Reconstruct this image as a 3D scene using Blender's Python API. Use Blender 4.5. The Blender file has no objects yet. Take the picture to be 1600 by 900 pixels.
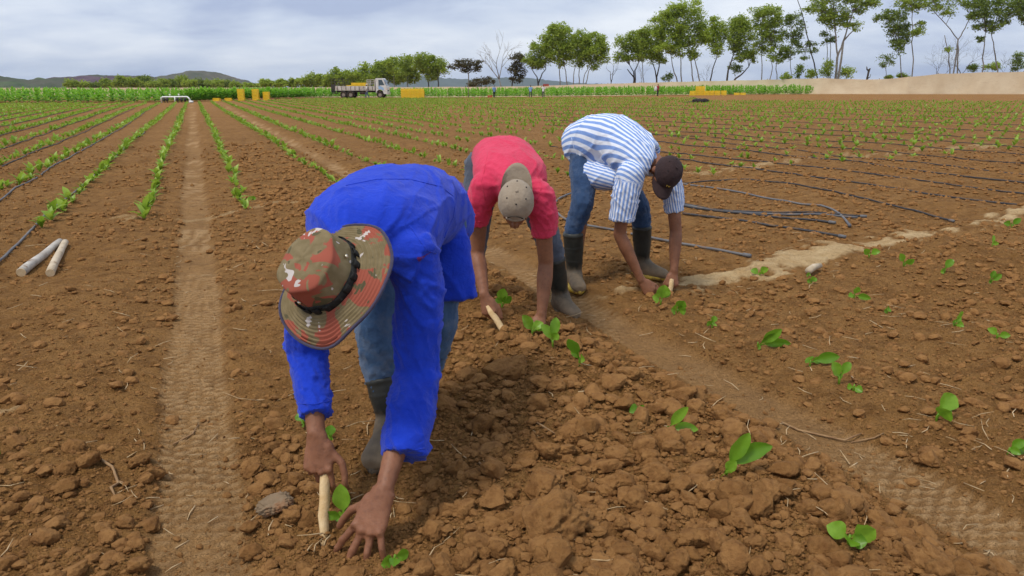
import bpy, math, random
import numpy as np
from mathutils import Vector, Matrix, noise as mnoise

# ------------------------------------------------------------------ camera, sky, sun, exposure
scene = bpy.context.scene
FPX, HORIZON, H = 1150.0, 137.0, 1.3
TH = math.atan((450 - HORIZON) / FPX)
CT, ST = math.cos(TH), math.sin(TH)
K = H / 1.2
cam_d = bpy.data.cameras.new('camera')
cam = bpy.data.objects.new('camera', cam_d)
scene.collection.objects.link(cam)
cam_d.sensor_width = 36.0
cam_d.lens = 36.0 * FPX / 1600.0
cam_d.clip_start = 0.05
cam_d.clip_end = 30000.0
cam.location = (0, 0, H)
cam.rotation_euler = (math.pi / 2 - TH, 0, 0)
scene.camera = cam

SUN_EL, SUN_AZ = math.radians(62), math.radians(-128)      # azimuth from +Y towards +X
sun_d = bpy.data.lights.new('sun', 'SUN')
sun = bpy.data.objects.new('sun', sun_d)
scene.collection.objects.link(sun)
sun_d.energy = 2.4
sun_d.angle = math.radians(14)
sun_d.color = (1.0, 0.955, 0.88)
sd = Vector((math.sin(SUN_AZ) * math.cos(SUN_EL), math.cos(SUN_AZ) * math.cos(SUN_EL), math.sin(SUN_EL)))
sun.rotation_euler = sd.to_track_quat('Z', 'Y').to_euler()

world = bpy.data.worlds.new('World')
scene.world = world
world.use_nodes = True
nt = world.node_tree
nt.nodes.clear()
def wn(t, **kw):
    n = nt.nodes.new(t)
    for k, v in kw.items(): setattr(n, k, v)
    return n
wl = nt.links.new
w_out = wn('ShaderNodeOutputWorld')
w_bg = wn('ShaderNodeBackground')
w_sky = wn('ShaderNodeTexSky', sky_type='NISHITA', sun_disc=False)
w_sky.sun_elevation = SUN_EL
w_sky.sun_rotation = SUN_AZ
w_sky.air_density = 1.3
w_sky.dust_density = 2.0
w_tc = wn('ShaderNodeTexCoord')
w_sep = wn('ShaderNodeSeparateXYZ')
wl(w_tc.outputs['Generated'], w_sep.inputs[0])
w_zc = wn('ShaderNodeMath', operation='MAXIMUM'); w_zc.inputs[1].default_value = 0.0
wl(w_sep.outputs['Z'], w_zc.inputs[0])
w_za = wn('ShaderNodeMath', operation='ADD'); w_za.inputs[1].default_value = 0.24
wl(w_zc.outputs[0], w_za.inputs[0])
w_dx = wn('ShaderNodeMath', operation='DIVIDE'); wl(w_sep.outputs['X'], w_dx.inputs[0]); wl(w_za.outputs[0], w_dx.inputs[1])
w_dy = wn('ShaderNodeMath', operation='DIVIDE'); wl(w_sep.outputs['Y'], w_dy.inputs[0]); wl(w_za.outputs[0], w_dy.inputs[1])
w_cmb = wn('ShaderNodeCombineXYZ'); wl(w_dx.outputs[0], w_cmb.inputs[0]); wl(w_dy.outputs[0], w_cmb.inputs[1])
w_map = wn('ShaderNodeMapping'); w_map.inputs['Scale'].default_value = (0.85, 1.15, 1); w_map.inputs['Location'].default_value = (3.1, 0.9, 0)
wl(w_cmb.outputs[0], w_map.inputs[0])
def wnoise(scale, detail, rough, dist):
    n = wn('ShaderNodeTexNoise'); n.inputs['Scale'].default_value = scale; n.inputs['Detail'].default_value = detail
    n.inputs['Roughness'].default_value = rough; n.inputs['Distortion'].default_value = dist
    wl(w_map.outputs[0], n.inputs['Vector']); return n
n1 = wnoise(0.95, 6, 0.5, 0.25)
n2 = wnoise(2.8, 6, 0.55, 0.3)
w_mixn = wn('ShaderNodeMath', operation='MULTIPLY_ADD'); w_mixn.inputs[1].default_value = 0.34
wl(n2.outputs['Fac'], w_mixn.inputs[0]); wl(n1.outputs['Fac'], w_mixn.inputs[2])
w_ramp = wn('ShaderNodeValToRGB')
cr = w_ramp.color_ramp
cr.elements[0].position = 0.55; cr.elements[0].color = (0.43, 0.51, 0.72, 1)
cr.elements[1].position = 0.84; cr.elements[1].color = (0.90, 0.95, 1.03, 1)
e = cr.elements.new(0.66); e.color = (0.63, 0.71, 0.87, 1)
wl(w_mixn.outputs[0], w_ramp.inputs[0])
w_scale = wn('ShaderNodeVectorMath', operation='SCALE'); w_scale.inputs['Scale'].default_value = 0.1
wl(w_sky.outputs[0], w_scale.inputs[0])
w_mix = wn('ShaderNodeMix', data_type='RGBA'); w_mix.inputs[0].default_value = 0.9
wl(w_scale.outputs[0], w_mix.inputs[6]); wl(w_ramp.outputs[0], w_mix.inputs[7])
wl(w_mix.outputs[2], w_bg.inputs['Color'])
w_bg.inputs['Strength'].default_value = 1.0
wl(w_bg.outputs[0], w_out.inputs[0])

scene.view_settings.view_transform = 'Standard'
scene.view_settings.look = 'None'
scene.view_settings.exposure = 0.1
scene.view_settings.gamma = 1.0
scene.view_settings.use_curve_mapping = False
scene.cycles.max_bounces = 5
scene.cycles.diffuse_bounces = 3
scene.cycles.transparent_max_bounces = 8

# ------------------------------------------------------------------ maths and mesh helpers
col = scene.collection
rnd = random.Random(7)
rng = np.random.default_rng(11)

def Pp(px, py, Y):
    """point on the sight line of a photograph pixel at forward distance Y*K"""
    u = (px - 800) / FPX; v = (py - 450) / FPX; t = Y * K / (CT - v * ST)
    return Vector((u * t, Y * K, H - t * (ST + v * CT)))
def pscale(py):
    return CT * (py - HORIZON) / H
def prj(X, Y, Z):
    z = Z - H; fw = np.maximum(Y * CT - z * ST, 1e-3); up = Y * ST + z * CT
    return 800 + FPX * X / fw, 450 - FPX * up / fw

def ss(a, b, x):
    t = np.clip((x - a) / (b - a), 0, 1); return t * t * (3 - 2 * t)
def terrain(X, Y):
    X = np.asarray(X, float); Y = np.asarray(Y, float)
    return 0.46 * ss(25, 100, Y) * ss(-15, 50, X) - 1.3 * ss(106, 155, Y) * ss(48, 0, X)
def ground_pt(px, py):
    """where the sight line of a pixel meets the terrain"""
    u = (px - 800) / FPX; v = (py - 450) / FPX; z = 0.0
    for _ in range(30):
        t = (H - z) / (ST + v * CT); X = u * t; Y = t * (CT - v * ST)
        z = 0.5 * z + 0.5 * float(terrain(X, Y))
    return X, Y

def h32(ix, iy, seed):
    h = (ix.astype(np.int64) * 374761393 + iy.astype(np.int64) * 668265263 + seed * 974634777) & 0xFFFFFFFF
    h = ((h ^ (h >> 13)) * 1274126177) & 0xFFFFFFFF
    h = ((h ^ (h >> 16)) * 2246822519) & 0xFFFFFFFF
    return ((h ^ (h >> 15)) & 0xFFFFFF) / float(0x1000000)
def vnoise(x, y, seed=0):
    ix = np.floor(x); iy = np.floor(y); fx = x - ix; fy = y - iy
    fx = fx * fx * (3 - 2 * fx); fy = fy * fy * (3 - 2 * fy)
    a = h32(ix, iy, seed); b = h32(ix + 1, iy, seed); c = h32(ix, iy + 1, seed); d = h32(ix + 1, iy + 1, seed)
    return (a * (1 - fx) + b * fx) * (1 - fy) + (c * (1 - fx) + d * fx) * fy
def fbm(x, y, seed=0, oct=4):
    s = 0; a = 0.5; n = 0
    for k in range(oct):
        s = s + a * vnoise(x, y, seed + k * 17); n += a; a *= 0.5; x = x * 2.03 + 3.1; y = y * 2.03 + 7.7
    return s / n
def lumps(x, y, seed=0):
    """rounded lumps of uneven size: max of spherical caps on a jittered lattice, 0..1"""
    ix = np.floor(x); iy = np.floor(y); best = np.zeros_like(x)
    for dx in (-1, 0, 1):
        for dy in (-1, 0, 1):
            cx = ix + dx; cy = iy + dy
            px = cx + h32(cx, cy, seed); py = cy + h32(cx, cy, seed + 5)
            r = 0.28 + 0.62 * h32(cx, cy, seed + 9) ** 1.5
            d2 = ((x - px) ** 2 + (y - py) ** 2) / (r * r)
            best = np.maximum(best, r * np.sqrt(np.maximum(0, 1 - d2)))
    return best

RD = np.array([-math.sin(math.radians(22.76)), math.cos(math.radians(22.76))])   # direction of the planted rows
RN = np.array([RD[1], -RD[0]])
WQ = 1.146 * K                      # lateral metres per (px-300)/(py-137)
TRACKS = (-0.09 * WQ, 1.70 * WQ)
def seg_dist(X, Y, pts):
    best = np.full(np.shape(X), 1e9)
    for (ax, ay), (bx, by) in zip(pts[:-1], pts[1:]):
        vx, vy = bx - ax, by - ay
        t = np.clip(((X - ax) * vx + (Y - ay) * vy) / (vx * vx + vy * vy + 1e-9), 0, 1)
        best = np.minimum(best, np.hypot(X - ax - t * vx, Y - ay - t * vy))
    return best
SAND1 = [ground_pt(*p) for p in ((905, 466), (960, 462), (1060, 442), (1130, 430), (1200, 420), (1290, 398), (1380, 378), (1450, 362), (1530, 347), (1640, 328))]
SAND2 = [ground_pt(*p) for p in ((1080, 270), (1215, 258), (1330, 245), (1418, 238), (1540, 228))]
SAND3 = [ground_pt(*p) for p in ((200, 346), (270, 342), (330, 338), (430, 327), (470, 322))]
SAND4 = [ground_pt(*p) for p in ((345, 569), (400, 563))]
SAND5 = [ground_pt(*p) for p in ((-20, 655), (8, 652))]
def sand_mask(X, Y):
    m = np.zeros(np.shape(X))
    big = fbm(X * 2.2, Y * 2.2, 31, 3); n = fbm(X * 9, Y * 9, 33, 3)
    for pts, w, k in ((SAND1, 0.16, 1.0), (SAND2, 0.28, .6), (SAND3, 0.10, .4), (SAND4, 0.10, .8), (SAND5, 0.08, .6)):
        d = seg_dist(X, Y, pts)
        v = (1 - d / w) + (n - .5) * 3.0 + (big - .5) * 4.2 - .42
        m = np.maximum(m, k * ss(0.18, 0.62, v) * (d < w * 1.8))
    return m
def soil(X, Y, full=False):
    w = X * RN[0] + Y * RN[1]; s = X * RD[0] + Y * RD[1]
    near = 1 - ss(5, 14, Y); mid = 1 - ss(12, 45, Y)
    wob = 0.05 * (fbm(s * .6, s * 0 + 3, 77, 2) - .5)
    tm = np.zeros(np.shape(X)); tread = np.zeros(np.shape(X)); dust = np.zeros(np.shape(X))
    for i, wt in enumerate(TRACKS):
        a = (w - wt - wob) / 0.135
        m = 1 - ss(0.78, 1.2, np.abs(a) + 0.35 * (fbm(X * 5, Y * 5, 3, 2) - .5))
        lane = np.floor((a + 1) * 2.5); fx = np.abs(((a + 1) * 2.5) % 1 - .5) * 2
        ph = s / 0.055 + lane * 0.45 + 0.9 * fbm(X * 6, Y * 6, 8, 3)
        bar = np.cos(2 * np.pi * ph)
        worn = ss(.36, .58, fbm(X * 1.1, Y * 1.1, 12 + i, 2) + .08)
        tr = m * (0.0062 * bar * (1 - fx ** 3) + 0.005 * (1 - fx ** 4)) * worn
        tm = np.maximum(tm, m); tread = tread + tr
        dust = np.maximum(dust, m * (0.30 + .70 * (bar > 0.0) * (fx < .8) * worn))
    strip = ss(.45, .75, w) * (1 - ss(1.65, 1.95, w))              # loosened bed between two tracks
    strip2 = ss(2.35, 2.7, w) * .55
    cl = np.clip(0.55 + 0.40 * strip + .2 * strip2 + 0.5 * (fbm(X * .8, Y * .8, 41, 3) - .5), .2, 1.15) * (1 - .86 * tm)
    warpx = X + .03 * (vnoise(X * 9, Y * 9, 5) - .5); warpy = Y + .03 * (vnoise(X * 9, Y * 9, 6) - .5)
    h = 0.07 * (fbm(X * .9, Y * .9, 21, 3) - .5) * mid + 0.045 * (fbm(X * 3.2, Y * 3.2, 25, 3) - .5) * mid * (1 - .6 * tm)
    h = h + near * cl * (0.020 * lumps(warpx * 9, warpy * 9, 51) * (.55 + .35 * strip) + 0.017 * lumps(warpx * 19, warpy * 19, 61) + 0.019 * lumps(warpx * 40, warpy * 40, 71) + 0.010 * lumps(warpx * 85, warpy * 85, 75) * (Y < 5))
    h = h + (1 - near) * mid * cl * (0.045 * lumps(X * 6, Y * 6, 81) + .03 * lumps(X * 13, Y * 13, 83))
    h = h + strip * 0.05 * mid - tm * 0.030 * mid + tread * near
    # low shoulder along the planted lines
    h = h + 0.018 * mid * np.cos(2 * np.pi * (w - .40) / 1.09) * (1 - tm)
    h = h + terrain(X, Y)
    if full: return h, tm, dust, cl
    return h
def gz(x, y):
    return float(soil(np.array([x], float), np.array([y], float))[0])

def V3(*a): return Vector(a)
def add_mesh(name, V, F, mat=None, smooth=True, attrs=None):
    """mesh from arrays; F is one int array (all quads or all tris) or a list of tuples"""
    me = bpy.data.meshes.new(name)
    V = np.asarray(V, np.float32).reshape(-1, 3)
    if isinstance(F, np.ndarray):
        k = F.shape[1]
        me.vertices.add(len(V)); me.vertices.foreach_set('co', V.ravel())
        me.loops.add(F.size); me.loops.foreach_set('vertex_index', F.astype(np.int32).ravel())
        me.polygons.add(len(F)); me.polygons.foreach_set('loop_start', np.arange(0, F.size, k, dtype=np.int32))
        me.polygons.foreach_set('loop_total', np.full(len(F), k, np.int32))
    else:
        me.from_pydata(V.tolist(), [], F)
    me.update(calc_edges=True)
    if isinstance(smooth, np.ndarray): me.polygons.foreach_set('use_smooth', smooth)
    elif smooth: me.polygons.foreach_set('use_smooth', np.ones(len(me.polygons), bool))
    if attrs:
        for kx, arr in attrs.items():
            at = me.attributes.new(kx, 'FLOAT', 'POINT'); at.data.foreach_set('value', np.asarray(arr, np.float32))
    if mat: me.materials.append(mat)
    return me
def link(name, me, parent=None, loc=(0, 0, 0), mat4=None):
    o = bpy.data.objects.new(name, me); col.objects.link(o)
    if parent: o.parent = parent
    if mat4 is not None: o.matrix_local = mat4
    else: o.location = loc
    return o
def tag(o, label=None, cat=None, group=None, kind=None):
    if label: o['label'] = label
    if cat: o['category'] = cat
    if group: o['group'] = group
    if kind: o['kind'] = kind
    return o
class MB:
    def __init__(self): self.V = []; self.F = []
    def add(self, V, F):
        b = len(self.V); self.V.extend([tuple(v) for v in V]); self.F.extend([tuple(i + b for i in f) for f in F]); return self
    def box(self, lo, hi):
        x0, y0, z0 = lo; x1, y1, z1 = hi
        return self.add([(x0, y0, z0), (x1, y0, z0), (x1, y1, z0), (x0, y1, z0), (x0, y0, z1), (x1, y0, z1), (x1, y1, z1), (x0, y1, z1)],
                 [(3, 2, 1, 0), (4, 5, 6, 7), (0, 1, 5, 4), (1, 2, 6, 5), (2, 3, 7, 6), (3, 0, 4, 7)])
    def prism(self, prof, y0, y1):
        """profile of (x,z) points extruded along y"""
        n = len(prof)
        return self.add([(x, y0, z) for x, z in prof] + [(x, y1, z) for x, z in prof],
                 [tuple(range(n)), tuple(range(2 * n - 1, n - 1, -1))] + [(i, i + n, (i + 1) % n + n, (i + 1) % n) for i in range(n)])
    def tube(self, pts, radii, n=8, side=None, squash=1.0, round_ends=False):
        pts = [Vector(p) for p in pts]
        if not hasattr(radii, '__len__'): radii = [radii] * len(pts)
        radii = list(radii)
        if round_ends:
            a = (pts[0] - pts[1]).normalized(); b = (pts[-1] - pts[-2]).normalized(); r0, r1 = radii[0], radii[-1]
            pts = [pts[0] + a * r0 * .94, pts[0] + a * r0 * .64] + pts + [pts[-1] + b * r1 * .64, pts[-1] + b * r1 * .94]
            radii = [r0 * .34, r0 * .77] + radii + [r1 * .77, r1 * .34]
        m = len(pts); V = []; ref = Vector(side) if side else None
        for i in range(m):
            t = (pts[min(i + 1, m - 1)] - pts[max(i - 1, 0)]).normalized()
            if ref is None: ref = t.orthogonal()
            a = ref - t * ref.dot(t)
            if a.length < 1e-6: a = t.orthogonal()
            a.normalize(); ref = a; b = t.cross(a)
            r = radii[i]; ra, rb = (r if hasattr(r, '__len__') else (r, r * squash))
            for k in range(n):
                an = 2 * math.pi * k / n
                V.append(pts[i] + a * (ra * math.cos(an)) + b * (rb * math.sin(an)))
        F = [(i * n + k, i * n + (k + 1) % n, (i + 1) * n + (k + 1) % n, (i + 1) * n + k) for i in range(m - 1) for k in range(n)]
        F += [tuple(range(n - 1, -1, -1)), tuple(range((m - 1) * n, m * n))]
        return self.add(V, F)
    def cap(self, p0, r0, p1, r1, n=12): return self.tube([p0, p1], [r0, r1], n, round_ends=True)
    def ball(self, c, ax, n=12, m=8):
        """ellipsoid; ax three axis vectors"""
        c = Vector(c); a, b, d = [Vector(q) for q in ax]; V = []
        for i in range(1, m):
            ph = math.pi * i / m
            for k in range(n):
                an = 2 * math.pi * k / n
                V.append(c + a * (math.sin(ph) * math.cos(an)) + b * (math.sin(ph) * math.sin(an)) + d * math.cos(ph))
        V += [c + d, c - d]; t = (m - 1) * n
        F = [(i * n + k, (i + 1) * n + k, (i + 1) * n + (k + 1) % n, i * n + (k + 1) % n) for i in range(m - 2) for k in range(n)]
        F += [(t, k, (k + 1) % n) for k in range(n)] + [(t + 1, (m - 2) * n + (k + 1) % n, (m - 2) * n + k) for k in range(n)]
        return self.add(V, F)
    def mesh(self, name, mat, smooth=True, origin=(0, 0, 0), attrs=None):
        V = np.array(self.V, float) - np.array(origin, float)
        return add_mesh(name, V, self.F, mat, smooth, attrs)
def remesh(mb, voxel, smooth_it=4, factor=.5):
    me = mb.mesh('tmp', None)
    o = bpy.data.objects.new('tmp', me); col.objects.link(o)
    m = o.modifiers.new('r', 'REMESH'); m.mode = 'VOXEL'; m.voxel_size = voxel
    if smooth_it:
        s = o.modifiers.new('s', 'SMOOTH'); s.factor = factor; s.iterations = smooth_it
    dg = bpy.context.evaluated_depsgraph_get()
    ev = o.evaluated_get(dg); em = ev.to_mesh()
    V = np.zeros(len(em.vertices) * 3); em.vertices.foreach_get('co', V); V = V.reshape(-1, 3)
    N = np.zeros(len(em.vertices) * 3); em.vertices.foreach_get('normal', N); N = N.reshape(-1, 3)
    F = [tuple(p.vertices) for p in em.polygons]
    ev.to_mesh_clear(); bpy.data.objects.remove(o); bpy.data.meshes.remove(me)
    return V, N, F

# ------------------------------------------------------------------ materials
def new_mat(name, rough=.85, spec=.3):
    m = bpy.data.materials.new(name); m.use_nodes = True
    b = m.node_tree.nodes['Principled BSDF']; b.inputs['Roughness'].default_value = rough
    b.inputs['Specular IOR Level'].default_value = spec
    return m, m.node_tree, b
def nd(t, ty, **kw):
    n = t.nodes.new(ty)
    for k, v in kw.items():
        if k in n.inputs: n.inputs[k].default_value = v
        else: setattr(n, k, v)
    return n
def rgba(c): return (c[0], c[1], c[2], 1)
def mixc(t, fac, a, b):
    n = t.nodes.new('ShaderNodeMix'); n.data_type = 'RGBA'
    for sock, v in ((n.inputs[0], fac), (n.inputs[6], a), (n.inputs[7], b)):
        if hasattr(v, 'links'): t.links.new(v, sock)
        elif isinstance(v, (int, float)): sock.default_value = v
        else: sock.default_value = rgba(v)
    return n.outputs[2]
def maprange(t, v, a, b, c=0., d=1.):
    n = t.nodes.new('ShaderNodeMapRange'); n.clamp = True
    t.links.new(v, n.inputs[0])
    for i, x in enumerate((a, b, c, d)): n.inputs[i + 1].default_value = x
    return n.outputs[0]
def noise_f(t, scale, detail=4, rough=.55, coord='Object', dist=0., stretch=None):
    if coord == 'World': src = t.nodes.new('ShaderNodeNewGeometry').outputs['Position']
    else: src = t.nodes.new('ShaderNodeTexCoord').outputs[coord]
    if stretch:
        mp = t.nodes.new('ShaderNodeMapping'); mp.inputs['Scale'].default_value = stretch; t.links.new(src, mp.inputs[0]); src = mp.outputs[0]
    n = nd(t, 'ShaderNodeTexNoise', Scale=scale, Detail=detail, Roughness=rough, Distortion=dist); t.links.new(src, n.inputs['Vector'])
    return n.outputs['Fac']
def bump(t, b, h, strength=.3, dist=.01):
    n = nd(t, 'ShaderNodeBump', Strength=strength, Distance=dist); t.links.new(h, n.inputs['Height']); t.links.new(n.outputs[0], b.inputs['Normal']); return n
def mat2(name, c1, c2, scale=10, rough=.85, spec=.3, bs=0., bscale=None, bdist=.005, lo=.35, hi=.65, metallic=0, dirt=None):
    m, t, b = new_mat(name, rough, spec)
    c = mixc(t, maprange(t, noise_f(t, scale, 5), lo, hi), c1, c2)
    if dirt: c = mixc(t, maprange(t, noise_f(t, dirt[1], 6, .65), dirt[2], dirt[3]), c, dirt[0])
    t.links.new(c, b.inputs['Base Color']); b.inputs['Metallic'].default_value = metallic
    if bs: bump(t, b, noise_f(t, bscale or scale * 4, 4), bs, bdist)
    return m
def leaf_mat(name, c1, c2, c3, transl=.35, rough=.55, spec=.25, nscale=40):
    """colour varies leaf by leaf with the rnd attribute"""
    m, t, b = new_mat(name, rough, spec)
    at = nd(t, 'ShaderNodeAttribute', attribute_name='rnd')
    r = t.nodes.new('ShaderNodeValToRGB'); r.color_ramp.elements[0].color = rgba(c1); r.color_ramp.elements[1].color = rgba(c3)
    e = r.color_ramp.elements.new(.5); e.color = rgba(c2)
    t.links.new(at.outputs['Fac'], r.inputs[0])
    c = mixc(t, maprange(t, noise_f(t, nscale, 2), .3, .7, .0, .35), r.outputs[0], tuple(x * .72 for x in c2))
    t.links.new(c, b.inputs['Base Color'])
    tr = t.nodes.new('ShaderNodeBsdfTranslucent'); t.links.new(c, tr.inputs[0])
    mx = t.nodes.new('ShaderNodeMixShader'); mx.inputs[0].default_value = transl
    t.links.new(b.outputs[0], mx.inputs[1]); t.links.new(tr.outputs[0], mx.inputs[2])
    t.links.new(mx.outputs[0], t.nodes['Material Output'].inputs[0])
    return m

def soil_material():
    m, t, b = new_mat('soil', .95, .12)
    big = noise_f(t, .7, 5, .6); med = noise_f(t, 7, 6, .62); fine = noise_f(t, 60, 6, .7)
    c = mixc(t, maprange(t, big, .35, .65), (.295, .145, .043), (.365, .187, .061))
    c = mixc(t, maprange(t, med, .45, .64, 0, .8), c, (.195, .090, .026))
    c = mixc(t, maprange(t, fine, .52, .75, 0, .6), c, (.45, .245, .10))
    dust = nd(t, 'ShaderNodeAttribute', attribute_name='dust'); sand = nd(t, 'ShaderNodeAttribute', attribute_name='sand')
    c = mixc(t, maprange(t, dust.outputs['Fac'], 0, 1, 0, .75), c, (.58, .36, .17))
    c = mixc(t, sand.outputs['Fac'], c, mixc(t, maprange(t, med, .35, .65), (.74, .53, .28), (.58, .37, .17)))
    t.links.new(c, b.inputs['Base Color'])
    a = t.nodes.new('ShaderNodeMath'); a.operation = 'MULTIPLY_ADD'; a.inputs[1].default_value = .5
    t.links.new(fine, a.inputs[0]); t.links.new(noise_f(t, 22, 7, .72), a.inputs[2])
    bn = bump(t, b, a.outputs[0], 1.0, .030)
    bc = nd(t, 'ShaderNodeBump', Strength=1.0, Distance=.17); t.links.new(noise_f(t, 6.5, 6, .66), bc.inputs['Height']); t.links.new(bc.outputs[0], bn.inputs['Normal'])
    return m
M = {}
M['soil'] = soil_material()
def clod_material():
    m, t, b = new_mat('clod', .95, .12)
    oi = t.nodes.new('ShaderNodeObjectInfo')
    at = nd(t, 'ShaderNodeAttribute', attribute_name='rnd')
    ad = t.nodes.new('ShaderNodeMath'); ad.operation = 'ADD'; ad.use_clamp = True
    t.links.new(at.outputs['Fac'], ad.inputs[0])
    c = mixc(t, ad.outputs[0], (.200, .094, .028), (.315, .158, .054))
    c = mixc(t, maprange(t, noise_f(t, 28, 6, .68, 'World'), .42, .7, 0, .8), c, (.160, .068, .022))
    t.links.new(c, b.inputs['Base Color'])
    bump(t, b, noise_f(t, 70, 6, .72, 'World'), 1.0, .012)
    return m
M['clod'] = clod_material()

# ------------------------------------------------------------------ the ground: one sheet to the horizon
def build_ground():
    ys = [-400., -30., -4., -.6, .35]
    y = .7
    while y < 13: ys.append(y); y *= 1.0052 if y < 6 else 1.0075
    while y < 6500: ys.append(y); y *= 1.03
    us = np.linspace(-1.12, 1.12, 430)
    Yg = np.repeat(np.array(ys)[:, None], len(us), 1); Xg = us[None, :] * (np.abs(Yg) + 1.0)
    X = Xg.ravel(); Y = Yg.ravel()
    h, tm, dust, cl = soil(X, Y, True)
    sand = sand_mask(X, Y)
    h = h + .012 * sand
    # scuffed holes where the men are planting
    for px, py, r, dpt in ((505, 868, .035, .03), (815, 553, .05, .03)):
        gx, gy = ground_pt(px, py); h = h - dpt * np.exp(-((X - gx) ** 2 + (Y - gy) ** 2) / (r * r))
    nr, nc = Yg.shape
    idx = np.arange(nr * nc).reshape(nr, nc)
    F = np.stack([idx[:-1, :-1], idx[:-1, 1:], idx[1:, 1:], idx[1:, :-1]], -1).reshape(-1, 4)
    me = add_mesh('ground', np.stack([X, Y, h], 1), F, M['soil'], True, {'dust': dust * (1 - ss(25, 60, Y) * .5), 'sand': sand})
    tag(link('ground', me), kind='structure')
build_ground()

# ------------------------------------------------------------------ hills
def hill_mat(name, c1, c2, c3, sc):
    m, t, b = new_mat(name, .95, .1)
    c = mixc(t, maprange(t, noise_f(t, sc, 6, .65), .4, .6), c1, c2)
    c = mixc(t, maprange(t, noise_f(t, sc * .22, 4, .6), .45, .6), c, c3)
    t.links.new(c, b.inputs['Base Color']); bump(t, b, noise_f(t, sc * 2.2, 6, .7), 1.0, 3.0)
    return m
def hill(prof, D, depth, mat, label, seed, rough=2.0, foot=-2.0):
    """ridge with the given pixel skyline at forward distance D, a real mound with depth"""
    xs = np.array([p[0] for p in prof], float); yt = np.array([p[1] for p in prof], float)
    n = 150; px = np.linspace(xs[0], xs[-1], n); top = np.interp(px, xs, yt)
    k = np.hanning(5); k /= k.sum(); tp = np.convolve(np.pad(top, 2, 'edge'), k, 'valid')
    Xr = (px - 800) / FPX * D * CT
    zt = H + (HORIZON - tp) / FPX * D * CT * CT
    m = 26; tt = np.linspace(-1, 1, m)
    V = []
    for j, t in enumerate(tt):
        bell = (0.5 + .5 * math.cos(math.pi * t)) ** .8
        Yj = D + t * depth
        Xj = Xr * (Yj / D) if t > 0 else Xr
        z = foot + (zt - foot) * bell
        z = z + rough * bell * (fbm(Xj / 22., np.full(n, Yj / 22.), seed, 4) - .5) * 2 * min(1, .25 + abs(t) * 3)
        V.append(np.stack([Xj, np.full(n, Yj), z], 1))
    V = np.concatenate(V); idx = np.arange(m * n).reshape(m, n)
    F = np.stack([idx[:-1, :-1], idx[:-1, 1:], idx[1:, 1:], idx[1:, :-1]], -1).reshape(-1, 4)
    o = link('hill', add_mesh('hill', V, F, mat)); tag(o, label, None, None, 'structure')
hm1 = hill_mat('scrub_green', (.045, .075, .038), (.095, .125, .06), (.10, .10, .07), .05)
hm2 = hill_mat('scrub_purple', (.085, .055, .075), (.14, .095, .11), (.075, .085, .055), .04)
hm3 = hill_mat('scrub_grey', (.065, .085, .055), (.16, .14, .11), (.10, .10, .075), .04)
hm4 = hill_mat('far_mountain', (.045, .065, .04), (.075, .09, .06), (.06, .075, .05), .006)
hill([(-180, 114), (-60, 115), (0, 118), (15, 121), (30, 124), (50, 126.5), (62, 124.5), (78, 125.5), (92, 122.5), (100, 123), (115, 128), (150, 136)], 620, 120, hm1, 'dark green wooded hill at the left edge of the skyline', 3, 6)
hill([(90, 138), (112, 124), (125, 120.5), (140, 119.5), (160, 120.5), (180, 119.5), (200, 118), (232, 118.5), (250, 121), (268, 127), (300, 138)], 700, 130, hm2, 'low purple brown hill behind the bushes', 5, 6)
hill([(215, 137), (245, 127), (268, 121), (288, 115.5), (308, 112.5), (322, 111), (338, 113), (352, 117), (372, 123), (390, 129), (420, 136), (450, 139)], 900, 170, hm3, 'highest rounded grey green hill left of the truck', 9, 7)
hill([(430, 138), (480, 136.5), (540, 133), (590, 128), (620, 121), (650, 118), (670, 120), (700, 123), (740, 125), (780, 122), (815, 121), (850, 125), (900, 130), (960, 133), (1040, 136), (1120, 138)], 5200, 900, hm4, 'distant blue mountain ridge behind the trees', 13, 30, -40)

# ------------------------------------------------------------------ cloth windbreak fence
M['cloth'] = None
def cloth_mat():
    m, t, b = new_mat('windbreak_cloth', .9, .15)
    c = mixc(t, maprange(t, noise_f(t, .5, 4, .6), .35, .65), (.68, .54, .35), (.76, .63, .43))
    c = mixc(t, maprange(t, noise_f(t, 1.3, 3, .6, stretch=(1, 1, 5)), .55, .75, 0, .5), c, (.58, .44, .27))
    t.links.new(c, b.inputs['Base Color']); bump(t, b, noise_f(t, 1.6, 4, .6), .25, .06)
    return m
M['cloth'] = cloth_mat()
M['cloth_seam'] = mat2('cloth_seam', (.52, .40, .25), (.60, .47, .31), 3)
M['post'] = mat2('fence_post', (.16, .12, .08), (.24, .19, .13), 6)
FENCE = [(px, py, float(np.interp(px, [-150, 400, 800, 1000, 1200, 1400, 1760], [165, 158, 128, 117, 108, 103, 101]))) for px, py in
         ((1760, 108), (1690, 110), (1600, 112), (1540, 112.6), (1467, 115.2), (1420, 120), (1375, 123.8), (1330, 123.5), (1287, 121.8), (1240, 123), (1200, 124.3), (1150, 125.3), (1100, 126.5), (1050, 127.8), (1000, 129), (950, 130.6), (900, 132),
          (850, 133.6), (800, 135), (700, 135.6), (600, 136), (480, 136.4), (400, 136.6), (300, 136.8), (200, 136.9), (100, 137), (0, 137.1), (-150, 137.1))]
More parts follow.
